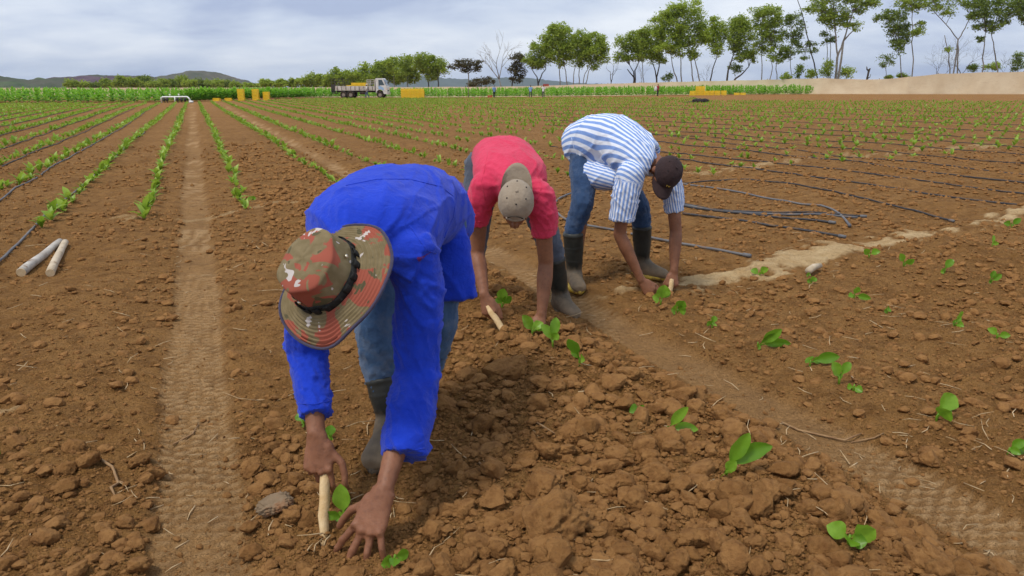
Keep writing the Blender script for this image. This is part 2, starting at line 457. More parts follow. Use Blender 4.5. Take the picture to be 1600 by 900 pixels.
def build_fence():
    root = bpy.data.objects.new('cloth_fence', None); col.objects.link(root)
    tag(root, 'long beige cloth windbreak fence closing the far side of the field', 'fence')
    pts = []
    for px, py, Y in FENCE:
        p = Pp(px, py, Y / K); pts.append((p.x, p.y, p.z))
    root.location = (pts[0][0], pts[0][1], 0)
    ox, oy = pts[0][0], pts[0][1]
    for k in range(len(pts) - 1):
        a, b = np.array(pts[k]), np.array(pts[k + 1]); nn, mm = 14, 7
        if a[2] < 1.9 and b[2] < 1.9: nn, mm = 8, 4
        V = []
        L = np.hypot(*(b - a)[:2]); nx, ny = (b - a)[1] / L, -(b - a)[0] / L
        for i in range(nn + 1):
            t = i / nn; x = a[0] + (b[0] - a[0]) * t; y = a[1] + (b[1] - a[1]) * t
            zt = a[2] + (b[2] - a[2]) * t - .05 * math.sin(math.pi * t); zb = float(terrain(x, y)) - .05
            for j in range(mm + 1):
                s = j / mm
                bl = .07 * math.sin(math.pi * t) * math.sin(math.pi * s) + .04 * (mnoise.noise(Vector((x * .45, s * 2.2, 3))))
                V.append((x + nx * bl - ox, y + ny * bl - oy, zb + (zt - zb) * s))
        F = [(i * (mm + 1) + j, (i + 1) * (mm + 1) + j, (i + 1) * (mm + 1) + j + 1, i * (mm + 1) + j + 1) for i in range(nn) for j in range(mm)]
        panel = link('cloth_panel', add_mesh('cloth_panel', V, F, M['cloth']), root)
        if k < 16:
            for i in (0, 5, 10):            # sewn vertical seams standing a little proud
                i = min(nn - 1, i + rnd.choice((0, 0, 1))); mb = MB(); w_ = rnd.uniform(.05, .10)
                q = [Vector(V[i * (mm + 1) + j]) + Vector((nx, ny, 0)) * .03 for j in range(mm + 1)]
                mb.tube(q, [(w_, .02)] * len(q), 6, side=((b - a)[0], (b - a)[1], 0)); link('seam', mb.mesh('seam', M['cloth_seam']), panel)
    for k, (x, y, z) in enumerate(pts):
        mb = MB(); zb = float(terrain(x, y)) - .3
        mb.tube([(x - ox + .02, y - oy + .12, zb), (x - ox + .05 * rnd.uniform(-1, 1), y - oy + .12, z + .12)], [.06, .045], 7)
        link('post', mb.mesh('post', M['post']), root)
build_fence()

# ------------------------------------------------------------------ mature crop behind the field
M['crop'] = leaf_mat('crop_leaf', (.15, .33, .022), (.24, .50, .035), (.36, .62, .07), .45, .5, .3, 6)
def scatter(templates, pos, rotz, scale, which, tilt=None):
    """copies of template (V,F,rnd) meshes joined into one array set"""
    Vs, Fs, Rs = [], [], []; base = 0
    for ti, (TV, TF) in enumerate(templates):
        sel = np.nonzero(which == ti)[0]
        if not len(sel): continue
        c, s = np.cos(rotz[sel])[:, None], np.sin(rotz[sel])[:, None]
        sc = scale[sel]
        if sc.ndim == 1: sc = np.repeat(sc[:, None], 3, 1)
        x = TV[None, :, 0] * sc[:, 0:1]; y = TV[None, :, 1] * sc[:, 1:2]; z = TV[None, :, 2] * sc[:, 2:3]
        X = x * c - y * s; Y = x * s + y * c; Z = z
        if tilt is not None: X = X + Z * tilt[sel, 0:1]; Y = Y + Z * tilt[sel, 1:2]
        V = np.stack([X + pos[sel, 0:1], Y + pos[sel, 1:2], Z + pos[sel, 2:3]], -1).reshape(-1, 3)
        n = len(TV)
        F = (TF[None] + (np.arange(len(sel)) * n)[:, None, None]).reshape(-1, TF.shape[1]) + base
        Vs.append(V); Fs.append(F); base += len(V)
        Rs.append((np.repeat(rng.random(len(sel))[:, None], n, 1) * .6 + .4 * np.repeat(rng.random((len(sel), (n + 5) // 6)), 6, 1)[:, :n]).ravel())
    return np.concatenate(Vs), np.concatenate(Fs), np.concatenate(Rs)
def leaf_strip(p0, p1, up, width, segs, bend, fold=.25):
    """a leaf blade of 3 x (segs+1) vertices from p0 towards p1 arching along up"""
    p0, p1, up = Vector(p0), Vector(p1), Vector(up); ax = p1 - p0
    side = ax.cross(up)
    if side.length < 1e-5: side = Vector((1, 0, 0))
    side.normalize(); nrm = side.cross(ax).normalized()
    V = []; F = []
    for i in range(segs + 1):
        t = i / segs
        wd = width * (max(0, math.sin(math.pi * min(1, t ** .72))) ** .75) * .5 + width * .04
        if i == segs: wd = width * .03
        c = p0 + ax * t + nrm * (bend * ax.length * 4 * t * (1 - t)) 
        V += [c - side * wd + nrm * wd * fold, c, c + side * wd + nrm * wd * fold]
    for i in range(segs):
        for j in (0, 1):
            F.append((i * 3 + j, i * 3 + j + 1, i * 3 + j + 4, i * 3 + j + 3))
    return [tuple(v) for v in V], F
def crop_template(seed, segs, n=15):
    r = random.Random(seed); mb = MB()
    for k in range(n):
        f = k / (n - 1); az = k * 2.4 + r.uniform(-.4, .4); el = math.radians(8 + 55 * f + r.uniform(-15, 12)); L = (.52 - .27 * f) * r.uniform(.8, 1.15)
        z = .12 + .92 * f; d = Vector((math.cos(az) * math.cos(el), math.sin(az) * math.cos(el), math.sin(el)))
        p0 = Vector((0, 0, z))
        mb.add(*leaf_strip(p0, p0 + d * L, (0, 0, 1), L * .48, segs, .10, .2))
    return np.array(mb.V), np.array(mb.F)
CROP_LINE = [(-190, 62), (0, 66.5), (150, 68), (270, 70), (330, 78), (400, 89), (470, 99), (520, 103), (700, 103), (1000, 103), (1274, 103.5)]
def build_crop():
    pts = np.array([[(px - 800) / FPX * Y * CT, Y] for px, Y in CROP_LINE])
    seg = np.hypot(*np.diff(pts, axis=0).T); cum = np.concatenate([[0], np.cumsum(seg)])
    tm = [crop_template(k, 2) for k in range(5)]
    meshes = []
    for k, (V, F) in enumerate(tm):
        rr = np.repeat(np.random.default_rng(k).random(len(V) // 9), 9)
        meshes.append(add_mesh('crop_plant', V, F, M['crop'], True, {'rnd': rr * .8 + .1}))
    # front row, plant by plant
    L = cum[-1]; n = 300
    for i in range(n):
        t = L * (i + .5) / n + rnd.uniform(-.1, .1)
        x = np.interp(t, cum, pts[:, 0]) + rnd.uniform(-.12, .12); y = np.interp(t, cum, pts[:, 1]) + rnd.uniform(-.15, .15)
        o = link('tobacco_plant', meshes[i % 5], None, (x, y, float(terrain(x, y)) - .03))
        k = rnd.uniform(.86, 1.12) * (1.08 if x < -20 else 1.0); o.scale = (k * 1.4, k * 1.4, k); o.rotation_euler = (rnd.uniform(-.06, .06), rnd.uniform(-.06, .06), rnd.uniform(0, 6.28))
        tag(o, 'tall leafy tobacco plant in the front line of the mature crop', 'plant', 'front line of the mature tobacco crop')
    P = []
    for row in range(1, 12):
        m = int(L / .62)
        for i in range(m):
            t = L * (i + rnd.random()) / m; x = np.interp(t, cum, pts[:, 0]); y = np.interp(t, cum, pts[:, 1]) + row * .8 + rnd.uniform(-.2, .2)
            px = 800 + FPX * x / (y * CT)
            if px > 1272 - row * 1.5: continue
            P.append((x, y, float(terrain(x, y)) - .03))
    P = np.array(P); n = len(P)
    lo = [(V.reshape(-1, 9, 3)[:, [0, 1, 2, 3, 4, 5, 6, 7, 8]].reshape(-1, 3), F) for V, F in [crop_template(20 + k, 2, 11) for k in range(3)]]
    V, F, R = scatter(lo, P, rng.random(n) * 6.28, rng.uniform(.85, 1.15, n), rng.integers(0, 3, n))
    o = link('tobacco_crop', add_mesh('tobacco_crop', V, F, M['crop'], True, {'rnd': R}))
    tag(o, 'dense mass of mature green tobacco behind its front line', 'crop', None, 'stuff')
build_crop()

# ------------------------------------------------------------------ trees
M['bark_grey'] = mat2('bark_grey', (.16, .135, .11), (.28, .25, .21), 4, bs=.5, bscale=14, bdist=.03)
M['bark_dark'] = mat2('bark_dark', (.045, .036, .028), (.085, .068, .052), 4, bs=.5, bscale=14, bdist=.03)
M['lf_bright'] = leaf_mat('foliage_bright', (.25, .34, .032), (.38, .48, .055), (.50, .60, .10), .52, .6, .2, .5)
M['lf_mid'] = leaf_mat('foliage_mid', (.20, .28, .03), (.32, .41, .048), (.44, .53, .085), .52, .6, .2, .5)
M['lf_dark'] = leaf_mat('foliage_dark', (.12, .175, .025), (.21, .285, .04), (.30, .38, .065), .5, .6, .2, .5)
M['lf_brown'] = leaf_mat('foliage_brown', (.07, .055, .02), (.12, .095, .036), (.15, .15, .05), .38, .6, .2, .5)
def leaf_cloud(centres, sig, n, size, r):
    c = centres[r.integers(0, len(centres), n)]
    p = c + r.normal(0, 1, (n, 3)) * sig
    a = r.normal(0, 1, (n, 3)); a[:, 2] *= .6; a /= np.linalg.norm(a, axis=1)[:, None]
    b = np.cross(a, r.normal(0, 1, (n, 3))); b /= np.linalg.norm(b, axis=1)[:, None]
    s = size * r.uniform(.55, 1.35, n)[:, None]
    q = np.stack([p - a * s - b * s * .15, p - b * s * .42 , p + a * s, p + b * s * .42 + np.cross(a, b) * s * .2], 1)
    return q
def grow(mb, p, d, L, r, depth, R, up=.25, gn=3, tips=None, spread=.6):
    """bare recursive branching"""
    pts = [p]; q = p; dd = d.normalized(); n = 3
    for i in range(n):
        dd = (dd + Vector((R.uniform(-.22, .22), R.uniform(-.22, .22), R.uniform(-.1, .22) * up * 3))).normalized(); q = q + dd * (L / n); pts.append(q)
    mb.tube(pts, [r * (1 - .45 * i / n) for i in range(n + 1)], 5 if r > .03 else 3)
    if depth <= 0:
        if tips is not None: tips.append(q)
        return
    for k in range(gn):
        a = R.uniform(0, 6.28); o = dd.orthogonal(); o2 = dd.cross(o)
        nd_ = (dd + (o * math.cos(a) + o2 * math.sin(a)) * R.uniform(spread * .6, spread * 1.3) + Vector((0, 0, up * .4))).normalized()
        grow(mb, pts[R.choice((2, 3, 3))], nd_, L * R.uniform(.6, .85), r * .55, depth - 1, R, up, gn, tips, spread)
def tree(name, label, Y, trunks, blobs, leaf, bark, dens=1., lsize=.26, group=None, seed=0, cat='tree', tr=.16, bare=False):
    """trunks: polylines of pixels (base first); blobs: crown masses (cx, cy, rx, ry) in pixels, at forward distance Y"""
    r = np.random.default_rng(seed + 100); R = random.Random(seed)
    def W(px, py, dy=0.): p = Pp(px, py, (Y + dy) / K); return p
    sc = Y * CT / FPX                                         # metres per pixel there
    bx, by = trunks[0][0] if trunks else (blobs[0][0], 137)
    b0 = W(bx, by); zb = float(terrain(b0.x, b0.y)) - .1
    root = bpy.data.objects.new(name, None); col.objects.link(root); root.location = (b0.x, Y, zb)
    org = Vector((b0.x, Y, zb))
    tag(root, label, cat, group)
    mb = MB(); nodes = []
    for tk in trunks:
        pts = [W(px, py, R.uniform(-.25, .25) * (i > 0)) for i, (px, py) in enumerate(tk)]
        first = pts[0].copy(); first.z = zb; pts = [first] + [p for p in pts if p.z > zb + .3]
        # gentle kinks between the given points
        fine = [pts[0]]
        for a, b in zip(pts[:-1], pts[1:]):
            for k in (1, 2, 3):
                q = a.lerp(b, k / 3); 
                if k < 3: q = q + Vector((R.uniform(-1, 1), R.uniform(-1, 1), 0)) * (b - a).length * .035
                fine.append(q)
        n = len(fine); rad = [tr * (1.25 if i == 0 else 1) * (1 - .62 * i / (n - 1)) for i in range(n)]
        mb.tube(fine, rad, 7); nodes += list(zip(fine[n // 2:], rad[n // 2:]))
    cents = []; q_all = []
    full = []
    for (cx, cy, rx, ry) in blobs:
        full.append((cx, cy, rx * 1.1, ry * 1.05))
        for _ in range(2):
            a_ = R.uniform(0, 6.28); full.append((cx + math.cos(a_) * rx * 1.05, cy + math.sin(a_) * ry * 1.0, rx * .5, ry * .42))
    for (cx, cy, rx, ry) in full:
        c = W(cx, cy, R.uniform(-.6, .6)); a = rx * sc; b = ry * sc
        if nodes:
            nb, nr = min(nodes, key=lambda q: (q[0] - c).length + (0 if q[0].z < c.z + .2 else 5))
            mid = nb.lerp(c, .55) + Vector((R.uniform(-.15, .15), R.uniform(-.2, .2), .12 * (c - nb).length))
            mb.tube([nb, mid, c], [nr * .75, nr * .5, nr * .22], 5)
        nsub = max(6, int(6 + a * b * 14))
        sub = []
        while len(sub) < nsub:
            v = r.normal(0, 1, 3); v /= np.linalg.norm(v); v *= r.uniform(.25, 1.0) ** .55
            sub.append(np.array(c) + v * np.array([a, min(a, 1.6) * .9 + .15 * a, b]))
        sub = np.array(sub); cents.append(sub)
        for k in range(min(len(sub), 9)):
            e = Vector(sub[k]); m2 = c.lerp(e, .5) + Vector((0, 0, .08 * a)); mb.tube([c, m2, e], [tr * .22, tr * .15, tr * .06], 3)
        sg = np.array([.31, .31, .22]) * (a * b) ** .25 * 1.05
        n = int(dens * 560 * a * b) + 40
        q_all.append(leaf_cloud(sub, sg, n, lsize * .66, r))
    link('trunk', mb.mesh('trunk', M[bark], True, org), root)
    if q_all:
        q = np.concatenate(q_all); n = len(q); V = q.reshape(-1, 3) - np.array(org); F = np.arange(n * 4).reshape(n, 4)
        link('crown', add_mesh('crown', V, F, M[leaf], False, {'rnd': np.repeat(r.random(n), 4)}), root)
    return root
def bare_tree(name, label, Y, px, py, top, spread, bark, seed, depth=4, gn=3, tr=.08, lean=0., cat='tree'):
    b = Pp(px, py, Y / K); zb = float(terrain(b.x, b.y)) - .1; R = random.Random(seed)
    root = bpy.data.objects.new(name, None); col.objects.link(root); root.location = (b.x, Y, zb); tag(root, label, cat)
    hgt = Pp(px, top, Y / K).z - zb; mb = MB()
    grow(mb, Vector((0, 0, 0)), Vector((lean, 0, 1)), hgt * .42, tr, depth, R, .3, gn, None, spread)
    link('branch', mb.mesh('branch', M[bark]), root); return root
TG = 'trees along the far fence'
ORD = 'first second third fourth fifth sixth seventh eighth ninth tenth eleventh twelfth thirteenth fourteenth fifteenth sixteenth seventeenth eighteenth nineteenth twentieth twenty-first twenty-second twenty-third twenty-fourth twenty-fifth twenty-sixth twenty-seventh twenty-eighth twenty-ninth thirtieth'.split()
def T(px, label, Y, trunks, blobs, leaf='lf_mid', bark='bark_grey', **kw):
    kw.setdefault('group', TG); kw.setdefault('seed', int(px)); return tree('tree', label, Y, trunks, blobs, leaf, bark, **kw)
def build_trees():
    # low bushy trees in front of the hills, left to centre
    bush = [(112, 123, 9), (128, 127, 8), (146, 128, 8), (164, 125, 9), (178, 126, 8), (188, 121, 9), (204, 121, 9), (216, 126, 8), (228, 118, 11), (240, 126, 9), (254, 125, 10), (268, 126, 9), (284, 119, 11), (297, 125, 9), (310, 123, 10),
            (324, 126, 9), (338, 124, 9), (352, 126, 9), (368, 127, 8), (386, 130, 7), (400, 131, 7)]
    for i, (px, top, w) in enumerate(bush):
        Y = 235 + (i * 37) % 30; hh = 137.5 - top
        tree('bushy_tree', ORD[i] + ' from the left of the small bushy trees at the foot of the hills', Y, [[(px, 138), (px + rnd.uniform(-2, 2), 138 - hh * .5)]],
             [(px, top + hh * .42, w * .9, hh * .42), (px + w * .45, top + hh * .62, w * .6, hh * .33), (px - w * .5, top + hh * .66, w * .6, hh * .3)],
             ('lf_mid', 'lf_bright', 'lf_dark')[i % 3 if i % 5 else 0], 'bark_dark', dens=.33, lsize=.5, group='bushy trees below the hills', seed=i + 300)
    mids = [(414, 122, 8), (430, 127, 8), (441, 125, 8), (457, 124, 9), (474, 121, 10), (490, 114, 12), (506, 116, 10), (522, 109, 12), (540, 112, 11), (553, 107, 12), (567, 101, 9), (583, 110, 12)]
    for i, (px, top, w) in enumerate(mids):
        Y = 190 - i * 1.5; hh = 137.0 - top
        tree('bushy_tree', ORD[i] + ' from the left of the round green trees behind the truck', Y, [[(px, 137), (px + rnd.uniform(-2, 2), 137 - hh * .5)]],
             [(px, top + hh * .35, w * .8, hh * .34), (px + w * .5, top + hh * .58, w * .65, hh * .34), (px - w * .5, top + hh * .6, w * .65, hh * .34)],
             ('lf_bright', 'lf_mid')[i % 2], 'bark_dark', dens=.4, lsize=.42, group='green trees behind the truck', seed=i + 400)
    T(600, 'broad green tree rising above the truck bed', 175, [[(602, 136), (601, 118)]], [(590, 113, 15, 11), (606, 108, 15, 13), (614, 120, 12, 10)], 'lf_mid', dens=.55, lsize=.38)
    T(613, 'pale feathery tree with a pointed top above the cab', 172, [[(616, 136), (613, 100)]], [(612, 97, 10, 7), (618, 106, 12, 9)], 'lf_bright', dens=.5, lsize=.34)
    T(636, 'green tree just right of the truck cab', 170, [[(637, 136), (636, 105)]], [(634, 96, 11, 8), (640, 106, 13, 11), (630, 116, 13, 10), (645, 120, 9, 8)], 'lf_mid', dens=.6, lsize=.36)
    T(668, 'dark trunked tree with a full crown left of the dead tree', 160, [[(670, 136), (668, 122), (665, 108)], [(685, 136), (684, 118), (686, 105)]], [(662, 91, 13, 8), (655, 99, 9, 8), (668, 102, 14, 10), (684, 98, 11, 8), (688, 108, 12, 10), (672, 116, 9, 9)], 'lf_mid', 'bark_dark', dens=.7, lsize=.34)
    T(728, 'sparse dark brown leaved tree left of the dead tree', 150, [[(733, 136), (732, 115), (728, 104)]], [(722, 100, 12, 5), (736, 98, 12, 5), (712, 104, 8, 4), (744, 108, 6, 6), (728, 108, 10, 4)], 'lf_brown', 'bark_dark', dens=.55, lsize=.3)
    T(753, 'low brownish bush behind the crop beside the blue shirted worker', 148, [[(752, 136), (752, 130)]], [(748, 129, 12, 5), (760, 127, 10, 5), (738, 131, 8, 4)], 'lf_brown', 'bark_dark', dens=.4, lsize=.3)
    bare_tree('dead_tree', 'tall leafless dead tree with pale forked branches', 140, 785, 135, 74, .55, 'bark_grey', 3, 4, 3, .17)
    T(806, 'dark brown tree between the dead tree and the pair of workers', 143, [[(800, 135), (803, 118), (806, 105)]], [(806, 88, 9, 6), (812, 97, 8, 6), (801, 110, 8, 6), (813, 112, 8, 6), (808, 124, 8, 5)], 'lf_brown', 'bark_dark', dens=.55, lsize=.3)
    T(840, 'dark trunked tree with forked trunk above the two standing workers', 140, [[(841, 134), (839, 120), (831, 108)], [(841, 131), (847, 115), (853, 108)]], [(830, 92, 10, 9), (842, 80, 13, 10), (853, 90, 12, 11), (838, 98, 12, 7)], 'lf_mid', 'bark_dark', dens=.85, lsize=.3)
    T(872, 'tallest tree of the left grove with a pale green crown', 138, [[(875, 132), (874, 110), (875, 85)], [(886, 132), (884, 112), (880, 90)]], [(876, 45, 12, 9), (866, 58, 15, 11), (884, 60, 14, 12), (872, 76, 17, 12), (858, 70, 9, 9), (888, 80, 11, 11), (876, 94, 13, 8)], 'lf_bright', dens=.9, lsize=.3, tr=.13)
    T(906, 'green tree in the middle of the left grove', 137, [[(896, 132), (897, 112), (903, 92)], [(905, 132), (905, 110), (906, 90)]], [(910, 58, 13, 9), (902, 72, 14, 12), (916, 78, 12, 12), (905, 92, 12, 9)], 'lf_mid', dens=.9, lsize=.3, tr=.12)
    T(930, 'yellowish green tree at the right end of the left grove', 136, [[(911, 132), (914, 115), (924, 97)], [(915, 132), (920, 110), (934, 90)]], [(930, 62, 12, 9), (940, 70, 9, 10), (930, 82, 15, 12), (942, 92, 8, 9), (927, 98, 8, 8)], 'lf_bright', dens=.8, lsize=.3, tr=.11)
    bare_tree('dead_tree', 'small crooked leafless tree leaning right of the left grove', 134, 951, 130, 92, .7, 'bark_dark', 12, 3, 2, .14, .35)
    T(985, 'tree with brown tinted crown right of the crooked leafless tree', 131, [[(991, 129), (990, 112), (984, 102)], [(991, 122), (983, 112), (980, 108)], [(992, 110), (998, 98)]], [(972, 66, 12, 9), (988, 62, 12, 9), (998, 70, 10, 9), (977, 84, 13, 9), (995, 86, 10, 9), (968, 90, 8, 6)], 'lf_mid', 'bark_dark', dens=.75, lsize=.29, tr=.15)
    T(1000, 'brown leaved treetop mixed into the crown of its neighbour', 132, [[(1006, 128), (1004, 100), (1000, 72)]], [(1000, 58, 9, 6), (996, 68, 9, 6), (1003, 78, 7, 6)], 'lf_brown', 'bark_grey', dens=.7, lsize=.27, tr=.08)
    bare_tree('bare_shrub', 'thin bare grey shrub behind the fence near the red shirted worker', 129, 1005, 129, 103, .5, 'bark_grey', 21, 4, 3, .05, 0, 'shrub')
    T(1023, 'dark forked tree left of the tallest crown', 127, [[(1026, 127), (1024, 112), (1019, 98)], [(1026, 120), (1030, 104), (1031, 95)]], [(1012, 48, 11, 8), (1022, 58, 14, 11), (1012, 75, 11, 11), (1026, 78, 12, 11), (1018, 92, 10, 7), (1033, 94, 6, 6)], 'lf_mid', 'bark_dark', dens=.8, lsize=.28, tr=.16)
    T(1062, 'tallest and broadest tree with a spreading bright green crown', 124, [[(1058, 126), (1052, 108), (1048, 85)], [(1065, 126), (1064, 100), (1062, 70)], [(1083, 126), (1080, 100), (1076, 72)], [(1093, 126), (1088, 104), (1083, 80)]],
      [(1050, 18, 15, 9), (1078, 12, 16, 10), (1038, 33, 15, 11), (1060, 34, 16, 13), (1085, 32, 16, 13), (1098, 48, 9, 13), (1048, 55, 16, 13), (1070, 58, 15, 13), (1090, 64, 13, 11), (1040, 74, 12, 9), (1060, 78, 13, 9), (1080, 82, 10, 8), (1030, 48, 8, 9)], 'lf_bright', dens=.85, lsize=.28, tr=.13)
    T(1046, 'small leafy treelet under the tallest crown', 126, [[(1046, 127), (1046, 118)]], [(1045, 118, 5, 5), (1043, 123, 6, 4)], 'lf_dark', dens=.5, lsize=.22, tr=.05)
    bare_tree('bare_shrub', 'bare brown shrub below the gap right of the tallest crown', 121, 1108, 126, 104, .6, 'bark_dark', 32, 4, 3, .05, 0, 'shrub')
    T(1118, 'tree with leaning dark trunk right of the tallest crown', 121, [[(1110, 125), (1113, 110), (1120, 90), (1121, 78)]], [(1120, 38, 11, 9), (1112, 50, 9, 10), (1126, 54, 10, 11), (1116, 66, 10, 9), (1122, 79, 8, 7)], 'lf_bright', 'bark_dark', dens=.8, lsize=.27, tr=.13)
    T(1152, 'thick trunked tree with a dense crown near the yellow crates', 119, [[(1136, 124), (1138, 108), (1143, 95), (1147, 82)], [(1148, 124), (1160, 115), (1170, 104)]], [(1150, 36, 12, 9), (1162, 34, 10, 9), (1145, 50, 10, 11), (1160, 54, 14, 13), (1148, 68, 11, 10), (1165, 76, 13, 11), (1175, 88, 7, 7), (1158, 88, 9, 6)], 'lf_mid', 'bark_dark', dens=.85, lsize=.27, tr=.18)
    T(1148, 'small dark bush below the dense crowned tree', 120, [[(1149, 125), (1148, 112)]], [(1148, 103, 7, 6), (1151, 110, 5, 5)], 'lf_dark', dens=.7, lsize=.22, tr=.05)
    T(1192, 'straight slim tree with a tall narrow crown', 116, [[(1190, 124), (1190, 90), (1190, 50)]], [(1183, 18, 9, 7), (1198, 16, 10, 7), (1190, 32, 13, 10), (1188, 50, 11, 10), (1198, 60, 9, 10), (1188, 70, 8, 7), (1194, 80, 7, 6)], 'lf_mid', dens=.7, lsize=.26, tr=.1)
    T(1208, 'loose crowned green tree left of the leaning bare trunk', 114, [[(1203, 124), (1207, 105), (1206, 80)], [(1214, 124), (1213, 100), (1214, 85)]], [(1207, 22, 11, 9), (1216, 36, 9, 10), (1204, 42, 10, 11), (1218, 56, 8, 9), (1206, 62, 10, 10), (1222, 75, 6, 8), (1218, 90, 7, 7), (1206, 86, 6, 8)], 'lf_mid', dens=.7, lsize=.26, tr=.09)
    T(1237, 'slim tree with hanging foliage just left of the leaning bare trunk', 113, [[(1236, 123), (1235, 95), (1238, 60)]], [(1243, 26, 9, 7), (1236, 36, 7, 9), (1248, 44, 8, 10), (1238, 58, 7, 9), (1246, 66, 6, 8), (1234, 78, 8, 7), (1232, 88, 6, 5)], 'lf_dark', dens=.65, lsize=.24, tr=.07)
    T(1265, 'leaning bare trunk with a few low dark leaves', 111, [[(1277, 121), (1268, 85), (1260, 52), (1253, 20), (1245, -6)]], [(1266, 70, 8, 3), (1256, 78, 9, 3), (1272, 79, 6, 3), (1258, 90, 7, 2)], 'lf_dark', 'bark_dark', dens=.45, lsize=.22, tr=.11)
    for k, (px, cy, rx, ry, lf, lb) in enumerate(((1228, 119, 7, 5, 'lf_mid', 'low bush left of the leaning bare trunk'), (1249, 110, 6, 11, 'lf_dark', 'narrow dark bush at the foot of the slim tree'), (1268, 114, 8, 7, 'lf_mid', 'green bush under the leaning bare trunk'),
                                     (1293, 106, 9, 14, 'lf_mid', 'tall green bush below the slender pair of trunks'), (1322, 112, 11, 10, 'lf_bright', 'round bright green bush left of the broken stump'), (1389, 121, 6, 3, 'lf_bright', 'tiny green bush right of the broken stump'),
                                     (1412, 119, 10, 4, 'lf_bright', 'low leafy bush between two slim trees on the right'), (1520, 107, 8, 6, 'lf_dark', 'small bush right of the bare thicket'), (1552, 104, 13, 6, 'lf_bright', 'wide low bush near the right edge'), (1590, 96, 8, 16, 'lf_dark', 'dark tall bush at the right edge'))):
        T(px + .3, lb, 108, [[(px, 122), (px, cy + ry * .3)]], [(px - rx * .4, cy + ry * .25, rx * .6, ry * .6), (px + rx * .4, cy, rx * .6, ry * .7), (px, cy - ry * .3, rx * .5, ry * .6)], lf, dens=.8, lsize=.2, tr=.05, cat='bush', group='bushes along the far fence')
    T(1294, 'slender pair of thin trunks with little foliage', 110, [[(1295, 121), (1293, 80), (1290, 38)], [(1297, 121), (1298, 75), (1296, 40)]], [(1287, 55, 5, 4), (1300, 60, 5, 4), (1290, 66, 5, 4), (1288, 30, 8, 6)], 'lf_dark', dens=.6, lsize=.22, tr=.08)
    T(1308, 'big forked tree with wide spreading crown cut by the top edge', 108, [[(1306, 122), (1309, 88), (1306, 55), (1303, 30)], [(1308, 90), (1317, 66), (1323, 48), (1332, 18)], [(1318, 64), (1333, 48)]],
      [(1280, 5, 15, 9), (1300, -6, 15, 10), (1325, -8, 16, 9), (1352, -2, 15, 8), (1290, 22, 12, 9), (1308, 20, 14, 11), (1308, 38, 12, 8), (1334, 40, 10, 6), (1345, 14, 11, 5), (1365, 6, 8, 6), (1270, 14, 9, 5), (1325, 24, 8, 7)], 'lf_mid', dens=.7, lsize=.26, tr=.17)
    # broken stump
    p = Pp(1354, 124, 107 / K); mb = MB(); zb = float(terrain(p.x, 107)) - .1; hh = p.z - zb
    mb.tube([(0, 0, 0), (.05, 0, hh * .9), (.15, 0, hh + .9), (.2, .05, hh + 1.25), (.35, 0, hh + 1.5)], [.16, .15, .13, .17, .06], 7); mb.tube([(.17, 0, hh + 1.1), (-.1, .02, hh + 1.35), (-.2, 0, hh + 1.75)], [.1, .1, .03], 6); mb.tube([(.1, 0, hh + .1), (.45, .05, hh + .3), (.5, 0, hh + .7)], [.07, .05, .03], 5)
    tag(link('tree_stump', mb.mesh('tree_stump', M['bark_dark']), None, (p.x, 107, zb)), 'dark broken stump sticking up above the cloth fence', 'stump')
    T(1386, 'thin pale sapling right of the broken stump', 107, [[(1384, 123), (1385, 100), (1386, 90)]], [(1380, 92, 7, 5), (1392, 90, 7, 5), (1386, 100, 7, 4), (1377, 102, 4, 3)], 'lf_dark', 'bark_grey', dens=.28, lsize=.18, tr=.05)
    T(1405, 'tree with wedge shaped crown narrowing to its trunk', 106, [[(1409, 121), (1407, 95), (1403, 72)]], [(1376, 27, 8, 5), (1390, 24, 10, 6), (1406, 25, 9, 6), (1396, 37, 12, 7), (1412, 42, 7, 8), (1402, 52, 11, 8), (1414, 62, 6, 6), (1402, 66, 8, 6), (1405, 78, 6, 6)], 'lf_dark', dens=.8, lsize=.25, tr=.1)
    T(1425, 'straight pale trunk with a high open crown', 106, [[(1425, 119), (1426, 80), (1426, 40), (1424, 10)]], [(1408, 4, 9, 7), (1424, -2, 12, 8), (1442, 6, 9, 6), (1430, 14, 9, 6), (1438, 40, 6, 5), (1436, 50, 8, 5), (1428, 52, 6, 4), (1414, 14, 6, 5)], 'lf_mid', dens=.6, lsize=.25, tr=.1)
    T(1495, 'open Y shaped tree with sparse crown above the bare thicket', 105, [[(1496, 114), (1497, 85), (1497, 62), (1478, 38), (1458, 16)], [(1497, 62), (1508, 44), (1517, 26)], [(1484, 118), (1483, 85), (1476, 55)]],
      [(1458, 2, 12, 8), (1478, -4, 13, 8), (1500, -4, 12, 7), (1482, 14, 12, 8), (1462, 14, 7, 5), (1517, 6, 9, 7), (1520, 26, 7, 5), (1484, 78, 5, 3)], 'lf_mid', dens=.5, lsize=.24, tr=.11)
    bare_tree('bare_shrub', 'bare brown thicket left of the Y shaped tree', 104, 1461, 117, 80, .75, 'bark_dark', 41, 5, 3, .06, 0, 'shrub')
    bare_tree('bare_shrub', 'bare brown thicket right of the Y shaped tree', 104, 1508, 115, 72, .8, 'bark_dark', 43, 5, 3, .07, .1, 'shrub')
    bare_tree('bare_shrub', 'thin bare shrub close to the right edge', 104, 1580, 113, 88, .7, 'bark_dark', 47, 4, 3, .05, 0, 'shrub')
    T(1540, 'two trunked tree with dense dark crown near the right edge', 104, [[(1535, 113), (1537, 80), (1540, 50)], [(1559, 110), (1553, 75), (1549, 52)]], [(1525, 8, 11, 8), (1545, 0, 15, 9), (1568, 6, 11, 8), (1532, 24, 12, 8), (1550, 22, 14, 9), (1567, 30, 9, 7), (1535, 40, 10, 6), (1552, 42, 12, 6), (1529, 62, 4, 4)], 'lf_dark', dens=.85, lsize=.25, tr=.12)
